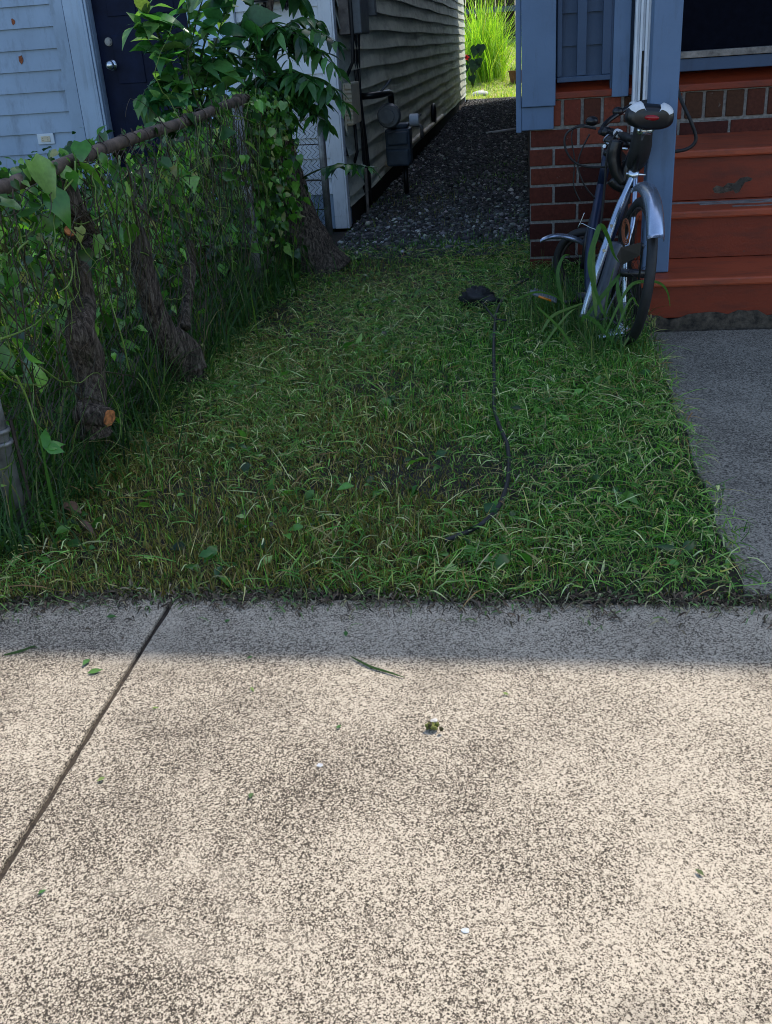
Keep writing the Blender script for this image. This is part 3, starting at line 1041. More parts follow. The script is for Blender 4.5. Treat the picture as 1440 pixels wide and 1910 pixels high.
GP = thing('wire_gate', 'narrow chain link gate panel between the tree and the white corner board', 'gate', (-1.7, 7.2, 0))
gy = 7.2
MB().tube([(-1.405, gy, -0.03), (-1.405, gy, 0.98)], 0.026, 14).build('gate_post', M['galv'], GP, smooth=True)
MB().tube([(-1.405, gy, 0.93), (-2.25, gy, 0.93)], 0.02, 12).build('gate_rail', M['galv'], GP, smooth=True)
mesh = MB()
for x in np.arange(-2.25, -1.42, 0.034):
    pts = [(x + (0.017 if i % 2 else -0.017), gy + (0.003 if i % 2 else -0.003), 0.06 + i * 0.03) for i in range(29)]
    mesh.tube(pts, 0.0022, 4, cap=False)
mesh.build('wire_mesh', M['rustwire'], GP)
mb = MB()
for z in (0.18, 0.38, 0.62, 0.78):
    mb.tube([(-1.41, gy - 0.01, z), (-2.25, gy - 0.01, z + .01)], 0.004, 5)
mb.build('tension_wire', M['rustwire'], GP)


# ================================================================== TRUNKS AND STUMPS
def trunk(pts, rads, n=16, sub=7, lump=0.10, seed=1):
    P = smooth_path(pts, sub)
    m = len(P)
    rr = np.interp(np.linspace(0, len(rads) - 1, m), range(len(rads)), rads)
    b = MB().tube(P, list(rr), n, True)
    r = random.Random(seed)
    ph = [r.uniform(0, 6) for _ in range(8)]
    v = []
    for i, q in enumerate(b.v):
        ring, k = divmod(i, n)
        if ring >= m:
            v.append(q)
            continue
        a = 2 * math.pi * k / n
        f = 1 + lump * (math.sin(2 * a + ph[0] + ring * 0.05) * 0.55 + math.sin(3 * a + ph[1] - ring * 0.08) * 0.4 + math.sin(ring * 0.55 + ph[2]) * 0.3 + math.sin(5 * a + ph[3] + ring * 0.1) * 0.35 + math.sin(ring * 0.21 + ph[4]) * 0.5) + r.uniform(-0.035, 0.035)
        c = P[ring]
        v.append(tuple(c + (Vector(q) - c) * f))
    b.v = v
    return b


tx = -1.385
s1 = thing('cut_trunk', 'gnarled grey trunk by the near fence post with a fresh orange cut stub', 'tree stump', tuple(onz(172, 800)))
p1 = [onX(175, 812, tx), onX(170, 770, tx), onX(172, 720, tx), onX(163, 670, tx), onX(150, 615, tx + .02), onX(158, 560, tx), onX(150, 500, tx), onX(160, 440, tx - .02), onX(140, 390, tx), onX(128, 335, tx)]
trunk(p1, [0.066, 0.048, 0.043, 0.049, 0.046, 0.032, 0.030, 0.031, 0.029, 0.025], lump=0.16, seed=3).build('trunk', M['bark'], s1, smooth=True)
a_, b_ = Vector(onX(150, 768, tx)), Vector(onX(203, 779, tx + 0.10))
trunk([a_, (a_ + b_) / 2, b_], [0.04, 0.036, 0.032], lump=0.07, seed=8).build('cut_branch', M['bark'], s1, smooth=True)
dirn = (b_ - a_).normalized()
cf = MB().tube([b_ + dirn * 0.001, b_ + dirn * 0.004], 0.030, 18, jit=0.10, flat=0.85)
cf.build('cut_face', M['cut'], s1)
c2 = Vector(onX(130, 433, tx + .03))
trunk([Vector(onX(150, 440, tx)), Vector(onX(140, 436, tx + .02)), c2], [0.022, 0.02, 0.018], lump=.05, sub=3).build('cut_branch', M['bark'], s1, smooth=True)
MB().tube([c2 + Vector((0, 0, 0.002)), c2 + Vector((0.004, -0.003, 0.006))], 0.017, 14).build('cut_face', M['cut'], s1)

s2 = thing('cut_trunk', 'mossy leaning stump with a pale ring scar in the middle of the fence', 'tree stump', tuple(onz(345, 692)))
p2 = [onX(352, 705, tx), onX(335, 670, tx), onX(305, 628, tx), onX(288, 585, tx), onX(276, 540, tx), onX(264, 490, tx), onX(256, 450, tx), onX(252, 425, tx)]
trunk(p2, [0.09, 0.072, 0.052, 0.046, 0.044, 0.043, 0.037, 0.030], lump=0.12, seed=5).build('trunk', M['bark'], s2, smooth=True)
trunk([onX(360, 690, tx + .05), onX(350, 655, tx + .04), onX(325, 620, tx + .02)], [0.05, 0.045, 0.03], lump=.15, seed=6).build('root_spur', M['bark'], s2, smooth=True)
s3 = thing('cut_trunk', 'thin cut sapling stem standing right of the leaning stump', 'tree stump', tuple(onz(345, 605)))
p3 = [onX(342, 612, tx), onX(346, 580, tx), onX(352, 540, tx), onX(354, 500, tx), onX(356, 470, tx), onX(353, 448, tx)]
trunk(p3, [0.03, 0.026, 0.023, 0.026, 0.022, 0.014], n=10, lump=0.14, seed=7).build('trunk', M['bark'], s3, smooth=True)

# tree with feathery leaves at the end of the fence
TR = thing('leaning_tree', 'leaning tree with feathery drooping leaves beside the white corner board', 'tree', (-1.25, 5.97, 0))
pt = [onY(610, 515, 5.97), onY(588, 480, 5.97), onY(566, 430, 5.98), onY(546, 370, 6.0), onY(530, 310, 6.0), onY(518, 255, 6.02), onY(505, 190, 6.05), onY(498, 100, 6.05), onY(505, 0, 6.05), onY(510, -60, 6.05)]
trunk(pt, [0.18, 0.145, 0.118, 0.10, 0.09, 0.07, 0.045, 0.025, 0.018, 0.012], n=20, lump=0.08, seed=9).build('trunk', M['bark'], TR, smooth=True)

# ================================================================== PLANTS
GREENS = [(0.022, 0.075, 0.014), (0.05, 0.155, 0.022), (0.11, 0.27, 0.04), (0.23, 0.40, 0.10)]


def leaves(name, P, D, L, cols, tpls, mat, parent=None, W=1.0, upj=0.5):
    n = len(P)
    up = np.tile(np.array([[0, 0, 1.0]]), (n, 1)) + RNG.normal(0, upj, (n, 3))
    rot = sca(frames(D, up), L * W, L, L)
    return batch(name, tpls, RNG.integers(0, len(tpls), n), rot, P, cols, mat, parent)


def arc(a, b, sag, n=14):
    a, b = np.array(a, float), np.array(b, float)
    t = np.linspace(0, 1, n)[:, None]
    return a + (b - a) * t + np.array([[0, 0, 1.0]]) * (sag * 4 * t * (1 - t))


# feathery compound leaves of the tree
stems = MB()
LP, LD, LL = [], [], []
origin = [np.array(q) for q in pt]
ends = [(625, 78, 5.9), (600, 45, 6.1), (628, 128, 5.8), (622, 165, 5.75), (575, 20, 6.2), (560, 70, 5.8), (590, 100, 5.95), (540, 110, 5.8), (575, 150, 5.7), (600, 190, 5.8),
        (520, -40, 6.2), (470, -50, 6.0), (440, -20, 6.1), (560, -40, 6.3), (430, 60, 5.9), (470, 130, 5.75), (500, 160, 5.7), (640, 192, 5.75), (585, 215, 5.8), (450, 180, 5.7), (530, 190, 5.65), (550, 230, 5.75), (690, 312, 5.7),
        (480, 60, 5.8), (520, 60, 5.75), (545, 150, 5.7), (505, 215, 5.7), (470, 240, 5.65), (610, 232, 5.9)]
for i, (px, py, Y) in enumerate(ends):
    e = onY(px, py, Y)
    if py == 312:
        st = onY(565, 332, 5.95)
    else:
        k = int(np.clip(np.interp(py, [-60, 300], [9.4, 5.6]) - 0.3, 4, 9))
        st = origin[k]
    pts = arc(st, e, 0.09 if py != 312 else 0.04)
    stems.tube(pts, list(np.linspace(0.006, 0.002, len(pts))), 5, col=(0.05, 0.085, 0.03))
    m = len(pts)
    for t in np.linspace(0.35, 1.0, 10):
        q = t * (m - 1)
        j = min(m - 2, int(q))
        pc = pts[j] + (pts[j + 1] - pts[j]) * (q - j)
        d = pts[j + 1] - pts[j]
        d /= np.linalg.norm(d)
        sdv = np.cross(d, [0, 0, 1.0])
        sdv /= np.linalg.norm(sdv) + 1e-9
        for sgn in (-1, 1):
            LP.append(pc)
            LD.append(d * 0.45 + sdv * sgn + np.array([0, 0, -0.22]) + RNG.normal(0, 0.2, 3))
            LL.append((0.128 if t < 0.8 else 0.10) * random.uniform(0.8, 1.15) * (0.75 if py == 312 else 1))
    LP.append(pts[-1])
    LD.append(d + np.array([0, 0, -0.3]))
    LL.append(0.11)
stems.build('branch', M['leaf'], TR, smooth=True)
LP, LD, LL = np.array(LP), np.array(LD), np.array(LL)
leaves('crown', LP, LD, LL, palette(len(LP), [(0.025, 0.085, 0.030), (0.04, 0.13, 0.035), (0.07, 0.19, 0.045)], [4, 4, 3], 0.25), LANCE, M['leaf'], TR, W=1.15, upj=0.3)

# broad-leaved shrub against the door
SHB = thing('broadleaf_shrub', 'tall shrub with large broad leaves in front of the navy door', 'shrub', (-1.95, 5.75, 0))
stems = MB()
base = np.array([-1.95, 5.75, 0.0])
LP, LD, LL = [], [], []
sh_ends = [(262, 50, 5.5), (275, 25, 5.5), (265, 180, 5.45), (360, -30, 5.7), (283, 38, 5.55), (315, 62, 5.6), (350, 90, 5.6), (385, 55, 5.65), (420, 25, 5.75), (300, 185, 5.45), (275, 190, 5.5), (320, 140, 5.5), (345, 170, 5.5), (380, 120, 5.6), (410, 90, 5.65), (430, 140, 5.65), (455, 60, 5.8),
           (300, 235, 5.4), (335, 215, 5.45), (360, 235, 5.5), (400, 180, 5.6), (430, -40, 5.8), (385, -20, 5.75), (470, 10, 5.85), (350, 20, 5.7), (420, 215, 5.55), (480, 110, 5.8), (300, 105, 5.5)]
mid = np.array([-1.85, 5.75, 0.75])
for px, py, Y in sh_ends:
    e = onY(px, py, Y)
    b0 = mid + RNG.normal(0, 0.05, 3) * np.array([1, 1, 2.0])
    pts = np.concatenate([arc(base + RNG.normal(0, 0.03, 3) * np.array([1, 1, 0]), b0, 0, 6)[:-1], arc(b0, e, 0.07, 10)])
    stems.tube(pts, list(np.linspace(0.009, 0.003, len(pts))), 6, col=(0.055, 0.10, 0.03))
    tip = pts[-1] - pts[-2]
    tip /= np.linalg.norm(tip)
    for q in range(8, len(pts)):
        for rr_ in range(1 + (random.random() < 0.35)):
            a = random.uniform(0, 6.28)
            d = np.array([math.cos(a), math.sin(a), random.uniform(-0.5, 0.25)]) + tip * 0.6
            LP.append(pts[q])
            LD.append(d)
            LL.append(random.uniform(0.07, 0.185))
    for k in range(4):
        LP.append(pts[-1])
        LD.append(tip + RNG.normal(0, 0.6, 3))
        LL.append(random.uniform(0.05, 0.13))
stems.build('stem', M['leaf'], SHB, smooth=True)
LP, LD, LL = np.array(LP), np.array(LD), np.array(LL)
leaves('foliage', LP, LD, LL, palette(len(LP), [(0.030, 0.11, 0.040), (0.05, 0.16, 0.05), (0.09, 0.23, 0.065), (0.17, 0.31, 0.10)], [3, 4, 3, 2], 0.22), OVATE, M['bigleaf'], SHB, W=1.12, upj=0.45)

# windows where trunks stay clear of leaves
TR_PATHS = [(p1, 36), (p2, 34), (p3, 20)]


def clear_of_trunks(P, keep=0.14):
    x, y = project(P)
    ok = np.ones(len(P), bool)
    for pts, w in TR_PATHS:
        q = np.array([project(np.array(t)[None])for t in pts])[:, :, 0]
        o = np.argsort(q[:, 1])
        cx = np.interp(y, q[o, 1], q[o, 0], left=-999, right=-999)
        ok &= ~((np.abs(x - cx) < w) & (RNG.random(len(P)) > keep))
    return ok


# vines over the fence
VN = thing('fence_vine', 'tangle of heart-leaved vines climbing over the rusty chain link fence', 'vine', (FX, 3.7, 0))
n = 4000
yy = np.where(RNG.random(n) < 0.78, RNG.uniform(2.25, 6.1, n), RNG.normal(5.3, 0.3, n))
top = 0.93 + (yy - 2.64) * 0.031 + 0.03
zz = top - np.abs(RNG.normal(0, 0.36, n))
xx = FX + RNG.normal(0.0, 0.04, n) + RNG.uniform(-0.14, 0.03, n)
cl = vnoise(yy * 4, zz * 4, 1.2, 5)
keep = (zz > 0.05) & (cl > -0.55) & ~((zz > top - 0.12) & (RNG.random(n) < 0.8) & (yy > 3.35) & (yy < 5.3)) & ~((yy < 2.55) & (zz < 0.62))
P_ = np.c_[xx, yy, zz]
keep &= clear_of_trunks(P_)
P_ = P_[keep]
m2_ = 850
P_ = np.r_[P_, np.c_[RNG.uniform(-1.52, -1.24, m2_), RNG.uniform(5.2, 5.82, m2_), 1.02 - np.abs(RNG.normal(0, 0.42, m2_))]]
P_ = P_[P_[:, 2] > 0.03]
n = len(P_)
D_ = np.c_[RNG.normal(0.25, 0.6, n), RNG.normal(-0.2, 0.6, n), RNG.normal(-0.9, 0.4, n)]
leaves('leaves', P_, D_, np.where(RNG.random(n) < 0.68, RNG.uniform(0.016, 0.042, n), RNG.uniform(0.04, 0.07, n)), palette(n, GREENS + [(0.30, 0.32, 0.11)], [3, 4, 4, 2.2, 0.6], 0.3), HEART, M['leaf'], VN, upj=0.9)
# large leaves near the front end and along the rail
big = [(150, 310, .12), (95, 360, .12), (60, 300, .15), (40, 640, .11), (160, 480, .09), (65, 660, .10), (20, 500, .08), (240, 420, .11), (355, 330, .1), (330, 350, .12), (395, 290, .11), (300, 300, .08), (410, 250, .09), (505, 285, .14), (455, 265, .1), (470, 460, .08), (150, 265, .09), (170, 330, .09), (235, 350, .08), (10, 370, .11), (110, 440, .09), (425, 340, .09)]
for a, b_, c in big:
    P_ = np.array([onX(a, b_, FX + random.uniform(0.02, 0.07))])
    leaves('broad_leaf', P_, np.c_[RNG.normal(0.2, 0.4, 1), RNG.normal(-0.1, 0.5, 1), RNG.normal(-0.7, 0.4, 1)], np.array([c * 0.85]), palette(1, GREENS, [3, 4, 3, 1], 0.2), HEART, M['leaf'], VN, upj=0.7)
tend = MB()
for i in range(420):
    y0 = RNG.uniform(2.3, 5.6)
    z0 = railz(y0) + random.uniform(-0.25, 0.04) if random.random() < 0.6 else random.uniform(0.2, 0.9)
    q = np.array([FX + random.uniform(0.02, 0.08), y0, z0])
    d = np.array([0.0, random.uniform(-0.6, 0.6), random.uniform(-1, -0.2)])
    pts = [q.copy()]
    for k in range(random.randint(8, 20)):
        d += RNG.normal(0, 0.28, 3) * np.array([0.25, 1, 1]) + np.array([0, 0, -0.06])
        d[0] -= (q[0] - FX - 0.05) * 1.5
        d /= np.linalg.norm(d)
        q = q + d * 0.028
        pts.append(q.copy())
    tend.tube(pts, list(np.linspace(random.uniform(0.0018, 0.003), 0.0009, len(pts))), 4, col=random.choice([(0.20, 0.28, 0.07), (0.08, 0.10, 0.04), (0.05, 0.04, 0.025), (0.09, 0.06, 0.035), (0.06, 0.05, 0.03)]))
hand = [[(140, 300), (138, 330), (120, 355), (108, 385), (100, 410), (103, 440), (100, 470), (118, 480)], [(125, 335), (118, 355), (100, 372), (85, 378), (70, 392)], [(52, 450), (35, 465), (33, 480), (40, 495), (50, 510)],
        [(0, 632), (30, 622), (65, 605), (90, 580), (98, 570)], [(215, 368), (205, 385), (190, 402), (170, 412), (150, 418), (130, 412)], [(0, 690), (15, 705), (32, 714), (60, 718), (86, 718)], [(30, 700), (45, 730), (55, 755), (65, 785), (80, 803)],
        [(180, 305), (172, 330), (178, 350), (178, 375), (182, 390)], [(130, 480), (135, 500), (133, 520), (125, 535), (110, 545)], [(455, 195), (480, 190), (500, 205), (522, 248)], [(430, 215), (460, 222), (500, 243)], [(470, 290), (495, 325), (500, 345), (497, 370), (506, 395)],
        [(240, 690), (230, 640), (215, 590), (200, 540), (192, 500)], [(300, 520), (280, 480), (262, 470)]]
for pl in hand:
    xo = FX + random.uniform(0.05, 0.1)
    pts = smooth_path([onX(a, b_, xo + random.uniform(-0.015, 0.015)) for a, b_ in pl], 6)
    tend.tube(pts, list(np.linspace(0.0032, 0.0016, len(pts))), 5, col=(0.22, 0.32, 0.08))
tend.build('tendril', M['leaf'], VN, smooth=True)

# weeds beyond the fence
n = 11000
x = RNG.uniform(-5.0, FX - 0.05, n)
y = RNG.uniform(2.2, 7.2, n)
h = np.clip(RNG.normal(0.42, 0.14, n), 0.12, 0.75) * np.where(x > -1.8, 0.6, 1.0)
blades('tall_weeds', x, y, np.zeros(n), h, RNG.uniform(0.006, 0.014, n), palette(n, [(0.03, 0.085, 0.015), (0.055, 0.13, 0.022), (0.10, 0.19, 0.035), (0.22, 0.22, 0.07)], [4, 4, 2, 0.9]), 0.22)['kind'] = 'stuff'
n = 4600
P_ = np.c_[RNG.uniform(-4.6, FX - 0.06, n), RNG.uniform(2.2, 7.2, n), np.clip(RNG.normal(0.38, 0.18, n), 0.05, 0.82)]
D_ = RNG.normal(0, 1, (n, 3)) + np.array([[0, 0, -0.4]])
leaves('weed_leaves', P_, D_, RNG.uniform(0.04, 0.10, n), palette(n, GREENS, [3, 4, 3, 1.5]), OVATE, M['leaf'], upj=0.8)['kind'] = 'stuff'

# long grass along the fence foot
n = 5200
x = FX + np.abs(RNG.normal(0, 0.10, n)) - 0.12
y = RNG.uniform(2.2, 6.4, n)
h = np.clip(RNG.normal(0.22, 0.12, n), 0.05, 0.55)
P_ = np.c_[x, y, h * 0.5]
k = clear_of_trunks(P_, 0.10)
x, y, h = x[k], y[k], h[k]
n = len(x)
blades('fence_grass', x, y, np.zeros(n), h, RNG.uniform(0.004, 0.009, n), palette(n, [(0.03, 0.085, 0.02), (0.05, 0.12, 0.028), (0.10, 0.18, 0.04), (0.22, 0.20, 0.09)], [4, 4, 2, 0.6]), 0.3)['kind'] = 'stuff'

# ------------------------------------------------------------------ the mown lawn
def lawn_xy(n, y0, y1, x0=-1.5, x1=0.56):
    return RNG.uniform(x0, x1, n), RNG.uniform(y0, y1, n)


def lawn_cols(x, y, n):
    dry = 0.42 + 0.45 * vnoise(x * 1.6, y * 1.3, 1.4, 21) - 0.55 * np.clip((x + 0.35) * 1.1, -0.5, 0.7) - 0.35 * np.clip((y - 4.2) * 0.5, -0.4, 1)
    dry = np.clip(dry, 0.03, 0.85)
    g = palette(n, [(0.025, 0.095, 0.010), (0.065, 0.23, 0.018), (0.13, 0.36, 0.034), (0.34, 0.54, 0.12)], [4, 5, 3.4, 2.2], 0.35)
    d = palette(n, [(0.17, 0.125, 0.032), (0.26, 0.20, 0.055), (0.16, 0.18, 0.035), (0.50, 0.41, 0.18)], [3, 3, 4, 1.5], 0.35)
    s_ = (RNG.random(n) < dry)[:, None]
    return np.where(s_, d, g)


XS, YS, HS, WS = [], [], [], []
for n, y0, y1 in ((46000, 1.94, 3.0), (46000, 3.0, 4.4), (32000, 4.4, 6.6), (26000, 6.6, 11.5)):
    x, y = lawn_xy(n, y0, y1)
    k = np.ones(n, bool)
    if y1 > 7:
        k = RNG.random(n) < np.clip(1.05 * np.exp(-((y - 6.6) / 2.0)) + 0.35 * vnoise(x * 3, y * 2, 2, 31), 0, 1)
        k &= x > -1.28
        k &= x < 0.0
    k &= ~((x > 0.49) & (y > 4.33)) & ~((x > 0.455 + 0.012 * (y - 2.1) + 0.05 * RNG.random(n)) & (y <= 4.33) & (RNG.random(n) < 0.85))
    k &= y > 2.05 + 0.02 * np.sin(x * 9) - 0.10 * np.clip((-0.95 - x) / 0.5, 0, 1) ** 1.3
    k &= ~((vnoise(x * 3.0, y * 3.0, 1.6, 77) > 1.5) & (RNG.random(n) < 0.5))
    XS.append(x[k])
    YS.append(y[k])
    HS.append(np.clip(RNG.gamma(4.0, 0.0088, n), 0.015, 0.11)[k])
    WS.append(RNG.uniform(0.0016, 0.0044, n)[k])
x, y, h, w = map(np.concatenate, (XS, YS, HS, WS))
h = h * (0.85 + 0.35 * np.clip(vnoise(x * 2, y * 2, 1.8, 9), -1, 1.5)) + np.where((x > 0.3) & (y > 3.6), 0.03, 0)
lw = blades('lawn_grass', x, y, np.full(len(x), -0.004), h, w, lawn_cols(x, y, len(x)), 0.78, bends=[.34, .3, .2, .1, .06])
lw['kind'] = 'stuff'
# cut blades lying about
n = 40000
x, y = lawn_xy(n, 1.96, 6.4, -1.42, 0.57)
k = RNG.random(n) < np.clip(0.55 + 0.4 * vnoise(x * 2.5, y * 2.5, 1.5, 41) + 0.15 * (x > -0.2), 0.08, 1)
k &= ~((x > 0.49) & (y > 4.33)) & (x < 0.53) & (y > 2.05 - 0.10 * np.clip((-0.95 - x) / 0.5, 0, 1) ** 1.3)
x, y = x[k], y[k]
n = len(x)
a = RNG.uniform(0, 6.28, n)
D_ = np.c_[np.cos(a), np.sin(a), RNG.normal(0.05, 0.22, n)]
rot = sca(frames(D_, np.tile([[0, 0, 1.0]], (n, 1)) + RNG.normal(0, 0.5, (n, 3))), RNG.uniform(0.0018, 0.0045, n), RNG.gamma(3, 0.017, n) + 0.012, np.full(n, 0.05))
lie = [([(-.4, 0, 0), (.4, 0, 0), (-.5, .33, .25), (.5, .33, .25), (-.4, .66, .2), (.4, .66, .2), (-.05, 1, -.1), (.05, 1, -.1)], [(0, 1, 3, 2), (2, 3, 5, 4), (4, 5, 7, 6)])]
cl = palette(n, [(0.15, 0.29, 0.06), (0.22, 0.38, 0.09), (0.07, 0.21, 0.03), (0.40, 0.36, 0.15), (0.30, 0.19, 0.08), (0.58, 0.60, 0.30)], [4, 4, 3, 2.4, 1.0, 2.0], 0.3)
z = np.abs(RNG.normal(0.022, 0.014, n))
batch('grass_clippings', lie, np.zeros(n, int), rot, np.c_[x, y, z], cl, M['blade'])['kind'] = 'stuff'
# broad weeds in the lawn
n = 1500
x, y = lawn_xy(n, 2.1, 6.3, -1.4, 0.5)
k = vnoise(x * 3, y * 3, 2, 55) > 0.3
x, y = x[k], y[k]
n = len(x)
a = RNG.uniform(0, 6.28, n)
leaves('lawn_weeds', np.c_[x, y, RNG.uniform(0.01, 0.05, n)], np.c_[np.cos(a), np.sin(a), RNG.normal(0.2, 0.3, n)], RNG.uniform(0.02, 0.055, n), palette(n, GREENS, [2, 4, 3, 1]), OVATE, M['leaf'])['kind'] = 'stuff'

# debris along the pavement edge
n = 2600
x = RNG.uniform(-1.5, 0.65, n)
y = 2.04 + np.where(RNG.random(n) < 0.75, RNG.normal(0.0, 0.02, n), -np.abs(RNG.normal(0, 0.05, n))) - 0.10 * np.clip((-0.95 - x) / 0.5, 0, 1) ** 1.3
a = RNG.uniform(0, 6.28, n)
rot = sca(frames(np.c_[np.cos(a), np.sin(a), RNG.normal(0, 0.1, n)], np.tile([[0, 0, 1.0]], (n, 1)) + RNG.normal(0, .3, (n, 3))), RNG.uniform(0.002, 0.006, n), RNG.uniform(0.008, 0.04, n), np.full(n, 0.03))
batch('edge_debris', lie, np.zeros(n, int), rot, np.c_[x, y, np.abs(RNG.normal(0.004, 0.003, n))], palette(n, [(0.07, 0.05, 0.032), (0.15, 0.11, 0.07), (0.32, 0.28, 0.17), (0.12, 0.19, 0.06)], [4, 3, 1.5, 2.5]), M['deadleaf'])['kind'] = 'stuff'

# ------------------------------------------------------------------ gravel in the passage
ico = ([(0, 0, 1), (.89, 0, .45), (.28, .85, .45), (-.72, .53, .45), (-.72, -.53, .45), (.28, -.85, .45), (.72, .53, -.45), (-.28, .85, -.45), (-.89, 0, -.45), (-.28, -.85, -.45), (.72, -.53, -.45), (0, 0, -1)],
       [(0, 1, 2), (0, 2, 3), (0, 3, 4), (0, 4, 5), (0, 5, 1), (1, 6, 2), (2, 7, 3), (3, 8, 4), (4, 9, 5), (5, 10, 1), (2, 6, 7), (3, 7, 8), (4, 8, 9), (5, 9, 10), (1, 10, 6), (11, 7, 6), (11, 8, 7), (11, 9, 8), (11, 10, 9), (11, 6, 10)])
icos = []
for q in range(4):
    r_ = np.random.default_rng(q)
    icos.append((np.array(ico[0]) * (1 + r_.uniform(-0.3, 0.25, (12, 1))), ico[1]))
n = 30000
y = 6.3 + (24 - 6.3) * RNG.random(n) ** 1.5
x = RNG.uniform(-1.27, 0.02, n)
k = RNG.random(n) < np.clip((y - 6.2) / 0.8, 0.12, 1)
x, y = x[k], y[k]
n = len(x)
s_ = RNG.gamma(4, 0.0023, n) + 0.003
rot = sca(rotz(RNG.uniform(0, 6.28, n)) @ rotx(RNG.normal(0, 0.4, n)), s_, s_ * RNG.uniform(0.6, 1, n), s_ * RNG.uniform(0.4, 0.8, n))
batch('gravel', icos, RNG.integers(0, 4, n), rot, np.c_[x, y, 0.006 + s_ * 0.3], palette(n, [(0.05, 0.05, 0.048), (0.09, 0.09, 0.087), (0.19, 0.19, 0.18), (0.46, 0.45, 0.42)], [5, 4, 2, 0.8]), M['pebble'], smooth=False)['kind'] = 'stuff'

# ================================================================== BICYCLE
BK0 = Vector((0.395, 4.15, 0.0))
hd = Vector((-0.11, 0.99, 0)).normalized()
lean = R(7.0)
BK = thing('bicycle', 'black and silver bicycle leaning in the weeds against the blue post', 'bicycle', tuple(BK0))
left = Vector((0, 0, 1)).cross(hd)
MW = Matrix((( hd.x, left.x, 0, BK0.x), (hd.y, left.y, 0, BK0.y), (0, 0, 1, 0), (0, 0, 0, 1))) @ Matrix.Rotation(lean, 4, 'X')


def bpart(mb, name, mat, parent=None, smooth=True, bevel=0.0):
    return mb.xform(MW).build(name, M[mat], parent or BK, smooth=smooth, bevel=bevel)


RW = 0.315
AX = Vector((0, 0, RW))
ST_ = Vector((0.27, 0, 0.66))
BB = Vector((0.43, 0, 0.27))
HT, HB = Vector((0.86, 0, 0.70)), Vector((0.90, 0, 0.54))
barm = Matrix.Translation(HB) @ Matrix.Rotation(R(72), 4, (HT - HB).normalized()) @ Matrix.Translation(-HB)


def wp(px, py, Y):
    return Vector(onY(px, py, Y))


def wpart(mb, name, mat, parent=None, smooth=True, bevel=0.0):
    return mb.build(name, M[mat], parent or BK, smooth=smooth, bevel=bevel)


def wheel(c, ax, r):
    ax = Vector(ax).normalized()
    e1 = Vector((0, 0, 1))
    e2 = ax.cross(e1)
    w = wpart(MB().torus(c, ax, r - 0.02, 0.02, 48, 10), 'wheel', 'rubber')
    wpart(MB().torus(c, ax, r - 0.045, 0.008, 40, 8, wid=0.012), 'rim', 'rustwire', w)
    sp = MB()
    for i in range(20):
        a = 2 * math.pi * i / 20
        s_ = 1 if i % 2 else -1
        b0 = a + s_ * 0.5 * (1 if (i // 2) % 2 else -1)
        sp.tube([c + (e1 * math.cos(b0) + e2 * math.sin(b0)) * 0.02 + ax * 0.025 * s_, c + (e1 * math.cos(a) + e2 * math.sin(a)) * (r - 0.048)], 0.0011, 4, cap=False)
    wpart(sp, 'spokes', 'rustwire', w)
    wpart(MB().tube([c - ax * 0.05, c + ax * 0.05], 0.017, 12), 'hub', 'black', w)


def fender(c, a0, a1, mat4=None, w=0.034):
    b = MB()
    n = 26
    prof = [(-w, -0.022), (-w * 0.92, -0.004), (-w * 0.6, 0.010), (0, 0.016), (w * 0.6, 0.010), (w * 0.92, -0.004), (w, -0.022)]
    prof2 = [(u * 0.96, v - 0.002) for u, v in prof[::-1]]
    pr = prof + prof2
    m = len(pr)
    vs = []
    for i in range(n + 1):
        a = a0 + (a1 - a0) * i / n
        for u, v in pr:
            r_ = RW + 0.016 + v
            vs.append(Vector(c) + Vector((math.cos(a) * r_, u, math.sin(a) * r_)))
    fs = [(i * m + k, i * m + (k + 1) % m, (i + 1) * m + (k + 1) % m, (i + 1) * m + k) for i in range(n) for k in range(m)]
    fs += [tuple(range(m)), tuple(n * m + k for k in range(m - 1, -1, -1))]
    b.add(vs, fs)
    if mat4 is not None:
        b.xform(mat4)
    return b


bpart(fender(AX, R(70), R(148)), 'fender', 'silver')
TOPW = MW @ ST_
mf = MB()
fa = [wp(1150, 478, 4.02), wp(1158, 462, 4.02), wp(1196, 452, 4.0), wp(1194, 476, 4.0), wp(1160, 495, 4.02)]
mf.add(fa + [q + Vector((0.002, 0.006, 0)) for q in fa], [(0, 1, 2, 3, 4), (9, 8, 7, 6, 5)] + [(k, (k + 1) % 5, 5 + (k + 1) % 5, 5 + k) for k in range(5)])
wpart(mf, 'mud_flap', 'black', smooth=False)
wpart(MB().tube(smooth_path([wp(1199, 455, 4.0), wp(1194, 500, 4.03), wp(1188, 560, 4.06), wp(1186, 620, 4.08)], 5), 0.0045, 6), 'fender_strut', 'black')
# empty rear triangle standing in the grass, its wheel gone
dr = wp(1158, 612, 4.18)
dl = wp(1086, 592, 4.24)
wpart(MB().tube(smooth_path([TOPW, wp(1150, 398, 4.36), wp(1118, 492, 4.29), dl], 8), [0.012] * 6 + [0.015] * 8 + [0.017] * 8 + [0.014] * 3, 12), 'seat_stay', 'silver')
wpart(MB().tube(smooth_path([TOPW + Vector((0.01, 0, -.01)), wp(1181, 410, 4.30), wp(1168, 470, 4.24), wp(1164, 570, 4.19)], 8), 0.0095, 12), 'seat_stay', 'silver')
wpart(MB().tube([wp(1164, 566, 4.19), wp(1162, 584, 4.185), dr], [0.011, 0.011, 0.007], 10), 'stay_end', 'grey')
for q in (wp(1128, 466, 4.29), wp(1106, 530, 4.26), wp(1142, 420, 4.33)):
    wpart(MB().tube([q + Vector((-.004, -.018, 0)), q + Vector((-.004, -.008, 0))], 0.007, 8), 'frame_bolt', 'chrome', smooth=False)
